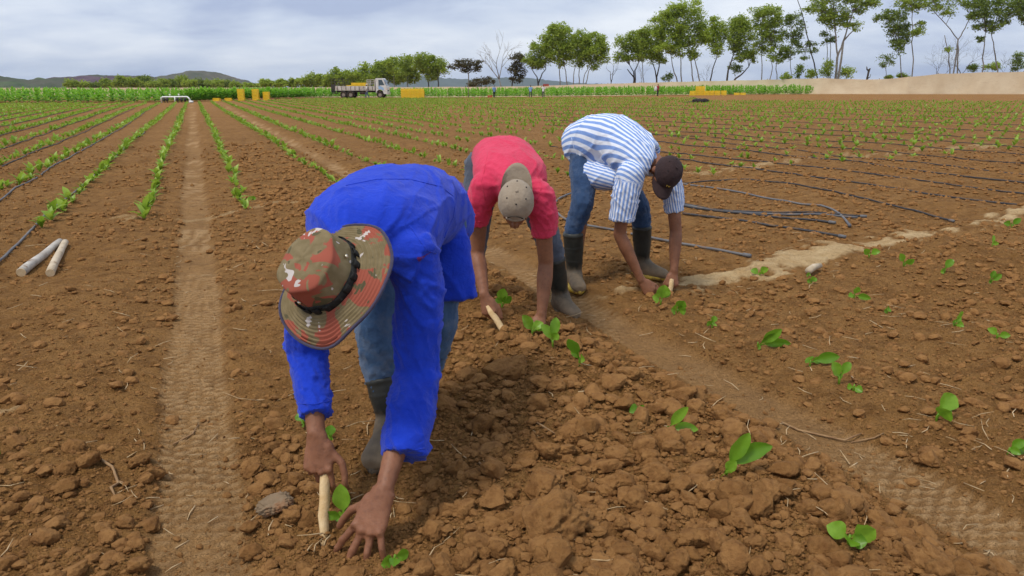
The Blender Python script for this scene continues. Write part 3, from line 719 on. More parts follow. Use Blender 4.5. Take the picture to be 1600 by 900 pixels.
    T(1602, 'tree at the right edge whose branches reach into the top corner', 103, [[(1625, 112), (1620, 70), (1608, 38), (1592, 20)]], [(1588, 6, 10, 8), (1600, 18, 10, 8), (1580, 14, 7, 6), (1612, 4, 14, 10), (1598, 32, 6, 5), (1622, 26, 12, 9)], 'lf_dark', dens=.8, lsize=.25, tr=.13)
    # thin bare pole in front of the crop
    p = Pp(732.5, 152, 101 / K); mb = MB(); mb.tube([(0, 0, 0), (.03, 0, 1.6), (-.02, 0, 3.4)], [.05, .045, .03], 6)
    tag(link('wooden_pole', mb.mesh('wooden_pole', M['bark_grey']), None, (p.x, 100.5, float(terrain(p.x, 100.5)) - .05)), 'thin upright wooden pole in front of the crop under the brown tree', 'pole')
build_trees()

# ------------------------------------------------------------------ seedlings
M['seedling'] = leaf_mat('seedling_leaf', (.17, .30, .022), (.27, .42, .035), (.38, .52, .06), .42, .42, .4, 45)
M['seedling_near'] = leaf_mat('seedling_leaf_near', (.12, .28, .014), (.19, .38, .022), (.27, .47, .038), .42, .4, .45, 70)
def near_leaf(p0, p1, width, R):
    """leaf with a stalk, midrib groove and wavy edge; 5 across"""
    p0, p1 = Vector(p0), Vector(p1); ax = p1 - p0; L = ax.length
    lift = Vector((0, 0, 1)); side = ax.cross(Vector((0, -1, .35)))
    if side.length < 1e-4: side = Vector((1, 0, 0))
    side.normalize(); nrm = side.cross(ax).normalized()
    if nrm.z < 0: nrm = -nrm
    tw = R.uniform(-.5, .5); side = (side * math.cos(tw) + nrm * math.sin(tw)).normalized(); nrm = ax.cross(side).normalized() * -1
    V = []; F = []; n = 10; ph = R.uniform(0, 6); droop = R.uniform(.04, .16)
    for i in range(n + 1):
        t = i / n; b = max(0., (t - .22) / .78)
        wd = .0035 + width * .5 * (math.sin(math.pi * min(1, b ** .8)) ** .8 if b > 0 else 0)
        if i == n: wd = .002
        c = p0 + ax * t + lift * (L * droop * 4 * t * (1 - t)) 
        for j, sgn in enumerate((-1, -.5, 0, .5, 1)):
            wave = .10 * wd * math.sin(t * 17 + ph + sgn * 2) * abs(sgn)
            V.append(c + side * (wd * sgn) + nrm * (wd * .38 * abs(sgn) + wave))
    for i in range(n):
        for j in range(4): F.append((i * 5 + j, i * 5 + j + 1, i * 5 + j + 6, i * 5 + j + 5))
    return V, F
def near_seedling(px, py, leaves, label, seed):
    """leaves: pixel offsets of the tips from the foot, and blade width in pixels"""
    R = random.Random(seed); x, y = ground_pt(px, py); z = gz(x, y); sc = pscale(py)
    root = bpy.data.objects.new('tobacco_seedling', None); col.objects.link(root); root.location = (x, y, z - .004)
    tag(root, label, 'seedling', 'seedlings newly set by the three men')
    mb = MB(); mb.tube([(0, 0, -.02), (R.uniform(-.004, .004), 0, .02), (R.uniform(-.006, .006), 0, .035)], [.005, .0045, .003], 6)
    link('stem', mb.mesh('stem', M['seedling_near'], True, (0, 0, 0), {'rnd': np.full(len(mb.V), .75)}), root)
    for dx, dy, wpx in leaves:
        tip = (dx / sc, R.uniform(-.05, .03), max(.012, -dy / sc * 1.02)); b = (R.uniform(-.003, .003), 0, .012 + R.uniform(0, .015))
        V, F = near_leaf(b, tip, wpx / sc, R)
        link('leaf', add_mesh('leaf', V, F, M['seedling_near'], True, {'rnd': np.full(len(V), R.uniform(.1, .95))}), root)
    return root
NEAR = [(1130, 787, [(30, -76, 22), (70, -50, 24), (12, -32, 14), (-4, -14, 16)], 'largest seedling right of centre with one upright and one broad leaf'),
    (1040, 716, [(26, -52, 13), (46, -12, 15), (-6, -14, 14)], 'three leaved seedling up the row from the largest one'),
    (998, 682, [(-18, -8, 13), (4, -16, 7), (-12, -2, 8)], 'wilted small seedling lying flat among clods'),
    (905, 612, [(-20, -46, 16), (6, -14, 11), (-14, -22, 8)], 'seedling with one tall curled leaf right of the middle man\'s hand'),
    (863, 578, [(-18, -34, 13), (5, -44, 14), (8, -22, 12)], 'seedling with three leaves next to the middle man\'s right-hand side fingers'),
    (832, 553, [(-16, -36, 15), (16, -20, 13), (-4, -22, 10), (24, -10, 11)], 'seedling being pressed in by the man in pink'),
    (784, 510, [(4, -34, 16), (14, -22, 13), (-8, -18, 10)], 'seedling beside the stick hand of the man in pink'),
    (1318, 905, [(-30, -26, 26), (32, -36, 36), (-8, -14, 24), (22, -14, 20)], 'broad leaved seedling cut by the bottom edge'),
    (1032, 478, [(-14, -14, 18), (4, -32, 20), (12, -24, 16)], 'seedling held between the hands of the man in stripes'),
    (1058, 494, [(-12, -10, 16), (8, -22, 16), (12, -8, 15)], 'seedling just right of the striped man\'s planting stick'),
    (1112, 515, [(4, -20, 10), (-8, -12, 10), (6, -8, 9)], 'small upright seedling first after the striped man\'s plants'),
    (1184, 552, [(30, -34, 16), (52, -6, 13), (-6, -4, 9), (24, -26, 9)], 'seedling leaning right on the ridge beside the tyre track'),
    (1265, 584, [(40, -20, 16), (-6, -14, 14), (20, -10, 9)], 'seedling with one long leaf left of a taller twin'),
    (1310, 612, [(-16, -36, 17), (14, -34, 12), (-2, -16, 10)], 'seedling with drooping leaves right of its twin'),
    (1332, 622, [(8, -4, 10), (-7, -3, 8)], 'loose leaf pair lying on the soil below the twin seedlings'),
    (1462, 668, [(28, -38, 28), (8, -24, 26), (24, -16, 18)], 'seedling with two overlapping broad leaves on the right'),
    (1572, 722, [(20, -28, 13), (34, -4, 15), (8, -12, 9)], 'seedling at the right edge below the broad leaved one'),
    (1186, 434, [(-12, -10, 9), (10, -16, 9), (3, -10, 7)], 'small seedling on the sand line nearest the striped man'),
    (1266, 449, [(2, -14, 7), (10, -9, 8), (-7, -7, 7)], 'seedling with twin tips beside a pale stick on the right'),
    (1334, 468, [(2, -22, 9), (22, -4, 9), (-10, -6, 8)], 'seedling with one upright and one flat leaf on the right'),
    (1385, 491, [(7, -7, 8), (-7, -6, 8)], 'tiny two leaved seedling on the right'),
    (1490, 517, [(2, -28, 10), (10, -16, 9), (-12, -12, 9), (7, -4, 9)], 'tall bushy seedling in the third row on the right'),
    (1556, 542, [(-14, -16, 9), (12, -10, 9), (2, -6, 8)], 'open three leaved seedling at the right side of the third row'),
    (1356, 412, [(-11, -16, 9), (12, -13, 9)], 'Y shaped seedling below the hose ends'),
    (1411, 422, [(-12, -22, 9), (10, -14, 9), (6, -1, 8)], 'arching seedling in the fourth row'),
    (1474, 435, [(-4, -8, 8), (10, -22, 10), (-8, -2, 7)], 'seedling with one round leaf in the fourth row'),
    (1546, 448, [(-6, -12, 9), (16, -16, 9), (4, -22, 8), (-4, -4, 8)], 'leafy seedling in the fourth row near the right edge'),
    (1548, 394, [(1, -18, 6), (4, -8, 6)], 'thin spike seedling near the right edge'),
    (1580, 358, [(-14, -8, 8), (8, -16, 8), (2, -6, 7)], 'seedling at the right edge by the sand line'),
    (540, 838, [(-4, -66, 24), (-30, -24, 12), (10, -20, 12), (-16, -6, 12)], 'seedling being planted between the hands of the man in blue'),
    (517, 708, [(2, -28, 14), (4, -10, 12), (-6, -18, 9)], 'seedling showing behind the wrist of the man in blue'),
    (474, 674, [(-8, -20, 14), (6, -10, 9)], 'seedling peeking out left of the cuff of the man in blue'),
    (448, 552, [(1, -14, 7), (5, -6, 5)], 'tiny seedling left of the sleeve of the man in blue'),
    (618, 906, [(-18, -14, 18), (20, -12, 16), (2, -14, 14)], 'seedling at the bottom edge below the man in blue'),
    (2, 724, [(-4, -54, 16), (8, -40, 10), (7, -14, 10)], 'seedling cut by the left edge'),
    (1262, 436, [(3, -6, 6), (-4, -5, 6)], 'very small sprout left of the pale stick'),
    (394, 318, [(7, -6, 6), (-6, -5, 6), (2, -8, 5)], 'lone sprout right of the tyre track in the left field'),
    ]
for i, (px, py, lv, lb) in enumerate(NEAR): near_seedling(px, py, lv, lb, 500 + i)

def field_template(seed, n=6):
    r = random.Random(seed); mb = MB()
    for k in range(n):
        az = k * 2.4 + r.uniform(-.5, .5); el = math.radians(r.uniform(15, 72)); L = r.uniform(.11, .2)
        d = Vector((math.cos(az) * math.cos(el), math.sin(az) * math.cos(el), math.sin(el)))
        mb.add(*leaf_strip((0, 0, .01), d * L, (0, 0, 1), L * .38, 3, .14, .3))
    return np.array(mb.V), np.array(mb.F)
def lo_template(seed, n=5):
    r = random.Random(seed); V = []; F = []
    for k in range(n):
        az = k * 2.4 + r.uniform(-.5, .5); el = math.radians(r.uniform(20, 75)); L = r.uniform(.12, .2); w = L * .25
        c, s = math.cos(az), math.sin(az); ce, se = math.cos(el), math.sin(el); b = len(V)
        V += [(0, 0, 0), (c * ce * L * .55 - s * w, s * ce * L * .55 + c * w, se * L * .7), (c * ce * L, s * ce * L, se * L * .9), (c * ce * L * .55 + s * w, s * ce * L * .55 - c * w, se * L * .7)]
        F.append((b, b + 1, b + 2, b + 3))
    return np.array(V), np.array(F)
# lateral position of every planted row: near value and value at the far end, in (px-300)/(py-137)
ROWS = [(-.48, -.45), (.33, .34), (1.24, 1.24), (2.13, 2.13), (3.1, 3.1), (4.0, 4.0), (-1.2, -1.13), (-1.88, -2.15), (-2.54, -3.0), (-3.2, -3.85), (-3.95, -4.65), (-4.7, -5.5), (-5.4, -6.3), (-6.2, -7.1), (-6.95, -7.9), (-7.7, -8.7), (-8.5, -9.5), (-9.3, -10.4), (-10.1, -11.3), (-11, -12.3)]
ROWS += [(4.0 + .9 * k, 4.0 + .9 * k) for k in range(1, 105)]
BX = [-400, 20, 140, 150, 215, 300, 365, 430, 505, 600, 880, 1100, 1230, 1420, 1600, 1900]
BY = [900, 372, 340, 355, 352, 345, 337, 322, 305, 295, 290, 276, 264, 250, 236, 215]
def row_w(q0, q1, s): return (q0 + (q1 - q0) * ss(14, 58, s)) * WQ
def field_points():
    out = []
    for q0, q1 in ROWS:
        step = .36; s = np.arange(2.0, 125, step); s = s + rng.uniform(-.08, .08, len(s))
        w = row_w(q0, q1, s) + rng.normal(0, .025, len(s)) + .12 * (vnoise(s * .11, s * 0 + q0 * 7, 5) - .5)
        X = w * RN[0] + s * RD[0]; Y = w * RN[1] + s * RD[1]
        ok = Y > 1.5; X, Y = X[ok], Y[ok]
        Z = terrain(X, Y); px, py = prj(X, Y, Z)
        lim = np.interp(px, [-200, 270, 330, 400, 520, 1000, 1080, 1110, 1800], [162.5, 161.5, 159.5, 156.5, 153.8, 152.5, 153, 157.5, 158.5])
        bnd = np.interp(px, BX, BY)
        ok = (px > -90) & (px < 1690) & (py < bnd + rng.normal(0, 1.5, len(py))) & (py > lim + rng.normal(0, .35, len(py)))
        # thinner stands and gaps on the right
        keep = rng.random(len(px)) < np.where(px > 700, .74, .985)
        ok &= keep
        out.append(np.stack([X[ok], Y[ok], np.full(ok.sum(), q0)], 1))
    P = np.concatenate(out); Z = soil(P[:, 0], P[:, 1]); return P, Z
def build_field():
    P, Z = field_points()
    o = np.argsort(P[:, 1]); P, Z = P[o], Z[o]
    tms = [field_template(k) for k in range(8)]
    meshes = [add_mesh('tobacco_seedling', V, F, M['seedling'], True, {'rnd': np.repeat(np.random.default_rng(k).random(len(V) // 12), 12)}) for k, (V, F) in enumerate(tms)]
    n = min(262, len(P)); cnt = {}; HOSED = [r[0] for r in ROWS[6:20]]
    def where(q):
        if q < -1: return 'young seedling in a row with a drip hose left of the tyre track'
        if q < 0: return 'young seedling in the row just left of the long tyre track'
        if q < 1: return 'young seedling in the row just right of the long tyre track'
        if q < 2: return 'young seedling in the row running behind the camouflage hat'
        return 'young seedling in the rows behind the three bending men'
    for i in range(n):
        x, y, q = P[i]
        k = rnd.uniform(.62, 1.12) * (1.0 if q < 2 else .85)
        ob = link('tobacco_seedling', meshes[i % 8], None, (x, y, Z[i] - .01))
        ob.scale = (k, k, k * rnd.uniform(.9, 1.2)); ob.rotation_euler = (rnd.uniform(-.15, .15), rnd.uniform(-.15, .15), rnd.uniform(0, 6.28))
        lb = where(q); grp = lb.replace('young seedling in', 'seedlings in'); px_, py_ = prj(np.array([x]), np.array([y]), np.array([Z[i]])); inside = 0 < px_[0] < 1600
        if q < 2 and inside:
            cnt[q] = cnt.get(q, 0) + 1; c_ = cnt[q]
            if q < -1: lb = 'young seedling in the %s hosed row left of the tyre track' % ORD[HOSED.index(q)]
            if c_ <= 30: lb = lb.replace('young seedling in', ORD[c_ - 1] + ' seedling from the near end of')
            else: lb = lb.replace('young seedling in', 'small far seedling in')
        tag(ob, lb, 'seedling', grp)
    P, Z = P[n:], Z[n:]; m = len(P)
    pos = np.stack([P[:, 0], P[:, 1], Z - .01], 1)
    sc = rng.uniform(.8, 1.3, m) * np.where(P[:, 2] < 3, .98, .84)
    nearm = P[:, 1] < 26
    hiT = [field_template(40 + k, 5) for k in range(5)]; loT = [lo_template(60 + k, 5) for k in range(6)]
    sc3 = np.stack([sc, sc, sc * rng.uniform(.9, 1.25, m)], 1)
    V1, F1, R1 = scatter(hiT, pos[nearm], rng.random(nearm.sum()) * 6.28, sc3[nearm], rng.integers(0, 5, nearm.sum()))
    f = ~nearm
    V2, F2, R2 = scatter(loT, pos[f], rng.random(f.sum()) * 6.28, sc3[f], rng.integers(0, 6, f.sum()))
    o = link('seedling_rows', add_mesh('seedling_rows', np.concatenate([V1, V2]), np.concatenate([F1, F2 + len(V1)]), M['seedling'], True, {'rnd': np.concatenate([R1, R2])}))
    tag(o, 'thousands of small green seedlings in rows filling the far field', 'seedlings', None, 'stuff')
    print('field plants', m)
build_field()

# ------------------------------------------------------------------ drip hoses
M['hose'] = mat2('hose_black', (.030, .030, .034), (.055, .053, .055), 6, .62, .25, dirt=((.17, .10, .05), 9, .52, .7))
M['hose_grey'] = mat2('hose_grey', (.10, .10, .11), (.165, .16, .155), 5, .62, .25, dirt=((.22, .13, .07), 9, .52, .7))
def hose(pts, r, label, mat='hose', group=None, end=False, wav=.018, n=6):
    """polyline on the ground -> smooth tube lying on the soil"""
    pts = [np.array(p, float) for p in pts]; fine = []
    for i in range(len(pts) - 1):
        p0 = pts[max(i - 1, 0)]; p1 = pts[i]; p2 = pts[i + 1]; p3 = pts[min(i + 2, len(pts) - 1)]
        L = np.hypot(*(p2 - p1)); m = int(max(3, min(40, L / .12)))
        for k in range(m):
            t = k / m
            fine.append(.5 * ((2 * p1) + (-p0 + p2) * t + (2 * p0 - 5 * p1 + 4 * p2 - p3) * t * t + (-p0 + 3 * p1 - 3 * p2 + p3) * t ** 3))
    fine.append(pts[-1]); A = np.array(fine)
    cum = np.concatenate([[0], np.cumsum(np.hypot(*np.diff(A, axis=0).T))])
    sd_ = rnd.uniform(0, 99)
    A = A + wav * np.stack([vnoise(cum * .9, cum * 0 + sd_, 3) - .5, vnoise(cum * .9, cum * 0 + sd_, 4) - .5], 1)
    # the hose bridges hollows: smooth the soil height along it
    z = soil(A[:, 0], A[:, 1]); kx = 5 if len(z) > 8 else 1
    zz = np.convolve(np.pad(z, kx, 'edge'), np.ones(2 * kx + 1) / (2 * kx + 1), 'valid'); z = np.maximum(zz, z * .6 + zz * .4) + r * 1.25
    o0 = (A[0, 0], A[0, 1], z[0]); mb = MB()
    mb.tube([(a[0] - o0[0], a[1] - o0[1], b - o0[2]) for a, b in zip(A, z)], r, n)
    root = link('drip_hose', mb.mesh('drip_hose', M[mat]), None, o0); tag(root, label, 'hose', group)
    if end:
        mb = MB(); a = Vector((A[-2, 0] - o0[0], A[-2, 1] - o0[1], z[-2] - o0[2])); b = Vector((A[-1, 0] - o0[0], A[-1, 1] - o0[1], z[-1] - o0[2])); d = (b - a).normalized()
        mb.tube([b - d * .035, b + d * .03], r * 1.35, 8); link('end_plug', mb.mesh('end_plug', M['hose_grey']), root)
    return root
def gp(*pts): return [ground_pt(*p) for p in pts]
def build_hoses():
    G1 = 'hose ends heaped behind the man in stripes'
    hose(gp((1066, 291), (1110, 287), (1170, 287), (1240, 291), (1330, 309), (1400, 325), (1450, 338), (1487, 348)), .011, 'long black hose sweeping right and ending alone below the far hoses', end=True)
    hose(gp((1066, 292), (1140, 300), (1200, 312), (1260, 324), (1290, 328), (1312, 340), (1328, 358)), .012, 'hose with a sharp bend at the end of the hose heap', 'hose_grey', G1, True)
    hose(gp((1040, 316), (1068, 323), (1120, 333), (1200, 338), (1280, 340), (1350, 343)), .012, 'uppermost hose of the bundle ending in a plug', 'hose', G1, True)
    hose(gp((1040, 318), (1068, 326), (1130, 336), (1210, 341), (1290, 343), (1340, 345)), .012, 'middle hose of the bundle', 'hose_grey', G1)
    hose(gp((1040, 321), (1075, 330), (1140, 338), (1220, 346), (1270, 350), (1300, 354)), .012, 'lower hose of the bundle ending early', 'hose', G1, True)
    hose(gp((1066, 341), (1120, 348), (1180, 356), (1250, 364), (1315, 373)), .012, 'separate straight hose below the bundle', 'hose', G1, True)
    hose(gp((900, 304), (880, 312), (868, 322), (872, 338), (895, 351), (950, 362), (1010, 376), (1080, 392), (1130, 402), (1167, 409)), .012, 'grey hose looping around the legs of the man in stripes', 'hose_grey', None, True)
    hose(gp((860, 232), (960, 240), (1050, 252), (1150, 264), (1250, 277), (1350, 288), (1450, 303), (1545, 315), (1640, 327)), .011, 'nearest of the long parallel hoses on the right')
    hose(gp((900, 222), (1040, 240), (1150, 253), (1280, 266), (1400, 280), (1500, 292), (1620, 305)), .011, 'second nearest of the long parallel hoses on the right')
    hose(gp((940, 215), (1080, 230), (1230, 247), (1290, 252), (1330, 254), (1400, 263), (1500, 275), (1640, 290)), .012, 'long hose right of the sand line on the right, third from the front')
    hose(gp((1000, 208), (1200, 232), (1340, 248), (1450, 259), (1640, 277)), .011, 'fourth from the front of the long parallel hoses on the right')
    far = [((900, 203), (1150, 220), (1400, 240), (1640, 262)), ((850, 195), (1100, 210), (1400, 230), (1640, 249)), ((850, 188), (1150, 204), (1400, 219), (1640, 236)), ((820, 181), (1100, 194), (1400, 210), (1640, 223)), ((800, 175), (1100, 186), (1400, 199), (1640, 211)),
           ((760, 169), (1100, 179), (1400, 190), (1640, 199)), ((760, 164), (1100, 172), (1400, 181), (1640, 188)), ((740, 160), (1100, 166), (1400, 173), (1640, 178))]
    for k, f in enumerate(far): hose(gp(*f), .0125, 'dark drip hose crossing the far seedlings on the right', 'hose', 'far drip hoses on the right', wav=.2, n=4)
    # hoses along the left rows
    for k, (q0, q1) in enumerate(ROWS[6:14]):
        s = np.concatenate([np.arange(3.5, 20, 1.2), np.arange(20, 72, 4)])
        off = (.0, .10, .12, .10, .1, .1, .1, .1)[k]
        w = row_w(q0, q1, s) + off + .10 * (vnoise(s * .25, s * 0 + k, 9) - .5)
        X = w * RN[0] + s * RD[0]; Y = w * RN[1] + s * RD[1]; px, py = prj(X, Y, X * 0)
        ok = (px > -160) & (Y > 2) & (Y < (64, 60, 52, 50, 46, 46, 44, 44)[k])
        lab = ('pale hose lying along the first hosed row left of the tyre track', 'grey hose along the second hosed row on the left', 'hose along the third hosed row on the left', 'hose along the fourth hosed row on the left')
        hose(list(zip(X[ok], Y[ok])), .011, lab[k] if k < 4 else 'thin hose among the far left rows', 'hose_grey' if k < 2 else 'hose', None if k < 4 else 'thin hoses among the far left rows', wav=.06, n=5)
build_hoses()

# ------------------------------------------------------------------ clods, straw, stones, stakes
def ico(sub):
    t = (1 + 5 ** .5) / 2
    V = [Vector(v).normalized() for v in ((-1, t, 0), (1, t, 0), (-1, -t, 0), (1, -t, 0), (0, -1, t), (0, 1, t), (0, -1, -t), (0, 1, -t), (t, 0, -1), (t, 0, 1), (-t, 0, -1), (-t, 0, 1))]
    F = [(0, 11, 5), (0, 5, 1), (0, 1, 7), (0, 7, 10), (0, 10, 11), (1, 5, 9), (5, 11, 4), (11, 10, 2), (10, 7, 6), (7, 1, 8), (3, 9, 4), (3, 4, 2), (3, 2, 6), (3, 6, 8), (3, 8, 9), (4, 9, 5), (2, 4, 11), (6, 2, 10), (8, 6, 7), (9, 8, 1)]
    for _ in range(sub):
        mid = {}; NF = []
        def g(a, b):
            k = (min(a, b), max(a, b))
            if k not in mid: V.append(((V[a] + V[b]) / 2).normalized()); mid[k] = len(V) - 1
            return mid[k]
        for a, b, c in F:
            ab, bc, ca = g(a, b), g(b, c), g(c, a); NF += [(a, ab, ca), (b, bc, ab), (c, ca, bc), (ab, bc, ca)]
        F = NF
    return V, F
def clod_shape(sub, seed, rough=.30, boxy=0.):
    V, F = ico(sub); o = Vector((seed * 3.7, seed * 1.3, seed * 7.1)); out = []
    rr = random.Random(seed); planes = [(Vector((rr.gauss(0, 1), rr.gauss(0, 1), rr.gauss(0, 1))).normalized(), rr.uniform(.62, .9)) for _ in range(7)]
    for v in V:
        q = v * (1 + rough * mnoise.noise(v * 1.3 + o) + rough * .5 * mnoise.noise(v * 3.1 + o) + (.20 * mnoise.noise(v * 6 + o) + .10 * mnoise.noise(v * 14 + o) if sub > 1 else 0))
        for n, d in planes:
            e = q.dot(n) - d
            if e > 0: q = q - n * e * .95
        out.append((q.x, q.y, q.z * .82))
    return np.array(out), np.array(F)
def build_clods():
    N = 300000
    Y = 1.25 * (17.0 / 1.25) ** rng.random(N) ** 1.15; U = rng.uniform(-1.0, 1.0, N); X = U * (Y * .82 + .25)
    w = X * RN[0] + Y * RN[1]
    strip = ss(.45, .75, w) * (1 - ss(1.7, 2.0, w)); r2 = ss(2.3, 2.7, w)
    h, tm, dust, cl = soil(X, Y, True)
    patch = fbm(X * 1.3, Y * 1.3, 91, 3)
    den = np.clip(.40 + .30 * strip + .12 * r2 + 1.1 * (patch - .5), .10, 1) * (1 - .93 * tm) * (1 - .25 * ss(8, 16, Y))
    rad = .0042 * (1 - rng.random(N)) ** -.42 * np.maximum(1, Y / 3.2) ** .85; rad = np.minimum(rad, .042) * (.78 + .22 * strip)
    # only clods worth a pixel or two
    ok = (rng.random(N) < den) & (rad / Y > .0019) & (sand_mask(X, Y) < .5)
    # keep the men's boots, hands and the seedlings' feet clear of large clods
    for px, py, _, _ in NEAR:
        gx, gy = ground_pt(px, py); ok &= ~((np.hypot(X - gx, Y - gy) < .03 + rad) & (rad > .012))
    for px, py, rr in ((590, 745, .2), (655, 700, .2), (560, 860, .16), (505, 850, .08), (712, 500, .2), (890, 500, .2), (840, 540, .1), (900, 452, .2), (1020, 432, .2)):
        gx, gy = ground_pt(px, py); ok &= ~((np.hypot(X - gx, Y - gy) < rr) & (rad > .011))
    X, Y, h, rad = X[ok], Y[ok], h[ok], rad[ok]
    order = np.argsort(-rad / Y); X, Y, h, rad = X[order], Y[order], h[order], rad[order]
    px, py = prj(X, Y, h); vis = (px > -20) & (px < 1620) & (py < 920)
    big = np.nonzero(vis)[0][:285]
    shapes3 = [clod_shape(3, 200 + k) for k in range(8)]
    meshes = [add_mesh('soil_clod', V, F, M['clod'], True, {'rnd': np.full(len(V), .12 * k)}) for k, (V, F) in enumerate(shapes3)]
    for i, b in enumerate(big):
        o = link('soil_clod', meshes[i % 8], None, (X[b], Y[b], h[b] + rad[b] * .32)); r_ = rad[b]
        o.scale = (r_ * rnd.uniform(.9, 1.35), r_ * rnd.uniform(.85, 1.2), r_ * rnd.uniform(.8, 1.05)); o.rotation_euler = (rnd.uniform(-.5, .5), rnd.uniform(-.5, .5), rnd.uniform(0, 6.28))
        tag(o, 'loose fist sized brown soil clod on the broken ground in front', 'clod', 'larger loose soil clods')
    rest = np.ones(len(X), bool); rest[big] = False
    X, Y, h, rad = X[rest], Y[rest], h[rest], rad[rest]; n = len(X)
    appr = rad / Y; hi = appr > .014; lo0 = (appr < .0072) & (appr >= .0036); lo8 = appr < .0036; T0 = [clod_shape(0, 360 + k, .4) for k in range(8)]
    O8 = [(np.array([(1, 0, 0), (0, 1, 0), (-1, 0, 0), (0, -1, 0), (0, 0, 1), (0, 0, -1)]) * np.random.default_rng(k).uniform(.65, 1.25, (6, 1)), np.array([(0, 1, 4), (1, 2, 4), (2, 3, 4), (3, 0, 4), (1, 0, 5), (2, 1, 5), (3, 2, 5), (0, 3, 5)])) for k in range(8)]
    T2 = [clod_shape(2, 300 + k) for k in range(6)]; T1 = [clod_shape(1, 330 + k) for k in range(6)]
    pos = np.stack([X, Y, h + rad * .25], 1); sc = np.stack([rad * rng.uniform(.8, 1.35, n), rad * rng.uniform(.8, 1.3, n), rad * rng.uniform(.7, 1.05, n)], 1)
    tl = rng.normal(0, .25, (n, 2))
    a = scatter(T2, pos[hi], rng.random(hi.sum()) * 6.28, sc[hi], rng.integers(0, 6, hi.sum()), tl[hi])
    f = lo0; b0 = scatter(T0, pos[f], rng.random(f.sum()) * 6.28, sc[f], rng.integers(0, 8, f.sum()), tl[f])
    f = lo8; b8 = scatter(O8, pos[f], rng.random(f.sum()) * 6.28, sc[f], rng.integers(0, 8, f.sum()), tl[f])
    f = ~hi & ~lo0 & ~lo8; b = scatter(T1, pos[f], rng.random(f.sum()) * 6.28, sc[f], rng.integers(0, 6, f.sum()), tl[f])
    o = link('loose_soil', add_mesh('loose_soil', np.concatenate([a[0], b[0], b0[0], b8[0]]), np.concatenate([a[1], b[1] + len(a[0]), b0[1] + len(a[0]) + len(b[0]), b8[1] + len(a[0]) + len(b[0]) + len(b0[0])]), M['clod'], np.arange(len(a[1]) + len(b[1]) + len(b0[1]) + len(b8[1])) < len(a[1]), {'rnd': np.concatenate([a[2], b[2], b0[2], b8[2]])}))
    tag(o, 'crumbly loose soil of countless small clods', 'soil', None, 'stuff')
    print('clods', n, 'hi', hi.sum())
    # the few big blocks one can point at
    for (px, py, wpx, asp, seed, lb) in ((858, 868, 56, .80, 1, 'biggest squarish earth block at the bottom centre'), (850, 790, 44, .55, 2, 'flat cracked earth block just above the biggest one'), (770, 828, 26, .8, 3, 'round clod left of the biggest earth block'),
                                  (705, 832, 24, .7, 4, 'clod at the left end of the loosened strip'), (905, 728, 17, 1.2, 5, 'upright clod right above the flat cracked block'), (1305, 852, 26, .9, 6, 'rounded clod left of the bottom edge seedling'), (1150, 866, 30, .75, 7, 'wide clod at the bottom right of the loosened strip'),
                                  (690, 660, 30, .7, 8, 'large clod beside the sleeve cuff of the man in blue'), (790, 610, 34, .7, 9, 'wide mound-like clod below the seedlings of the man in pink'), (1590, 640, 24, .7, 10, 'big clod at the right edge'), (818, 480, 16, .8, 11, 'clod between the hands of the man in pink')):
        x, y = ground_pt(px, py); sc_ = pscale(py); rr = wpx / sc_
        V, F = clod_shape(4, 60 + seed, .34)
        o = link('earth_block', add_mesh('earth_block', V * np.array([rr, rr * .8, rr * asp]), F, M['clod'], True, {'rnd': np.full(len(V), .4)}), None, (x, y, gz(x, y) + rr * asp * .18)); o.rotation_euler = (0, 0, seed * .7)
        tag(o, lb, 'clod', 'big earth blocks')
build_clods()
M['stone'] = mat2('grey_stone', (.17, .115, .065), (.25, .175, .105), 22, bs=.5, bscale=60, dirt=((.22, .10, .04), 14, .5, .65))
x, y = ground_pt(432, 812); V, F = clod_shape(4, 91, .2)
o = link('stone', add_mesh('stone', V * np.array([.052, .04, .034]), F, M['stone']), None, (x, y, gz(x, y) + .026)); o.rotation_euler = (.15, -.1, .3)
tag(o, 'smooth grey stone left of the planting stick', 'stone')
M['stake_grey'] = mat2('stake_grey', (.34, .30, .25), (.52, .48, .42), 9, bs=.4, bscale=30, dirt=((.20, .12, .07), 12, .56, .7))
M['stake_tan'] = mat2('stake_tan', (.42, .33, .22), (.56, .46, .33), 9, bs=.4, bscale=30, dirt=((.25, .15, .08), 12, .58, .7))
M['stake_end'] = mat2('stake_end', (.58, .42, .24), (.66, .52, .32), 40)
def stake(p, q, r, mat, label):
    a, b = ground_pt(*p), ground_pt(*q); A = Vector((a[0], a[1], gz(*a) + r * .9)); B = Vector((b[0], b[1], gz(*b) + r * .9)); mb = MB(); n = 9; pts = []; rad = []
    for i in range(n):
        t = i / (n - 1); pts.append(A.lerp(B, t) + Vector((mnoise.noise((t * 3, r * 90, 1)), 0, mnoise.noise((t * 3, r * 70, 5)))) * .012 - A); rad.append(r * (1.0 - .12 * t + .10 * mnoise.noise((t * 7, 2, r * 50))))
    mb.tube(pts, rad, 12); o = link('wooden_stake', mb.mesh('wooden_stake', M[mat]), None, A); tag(o, label, 'stake', 'two wooden stakes on the ground')
    d = (pts[0] - pts[1]).normalized(); mb = MB(); mb.tube([pts[0] - d * .004, pts[0] + d * .006], rad[0] * .93, 12); link('cut_end', mb.mesh('cut_end', M['stake_end'], False), o)
stake((33, 424), (94, 380), .034, 'stake_grey', 'grey weathered stake, left of the two lying on the soil')
stake((78, 427), (103, 381), .031, 'stake_tan', 'tan stake, right of the two lying on the soil')
M['straw'] = mat2('dry_straw', (.40, .26, .12), (.58, .43, .25), 30)
M['root'] = mat2('dry_root', (.22, .12, .055), (.34, .21, .10), 30)
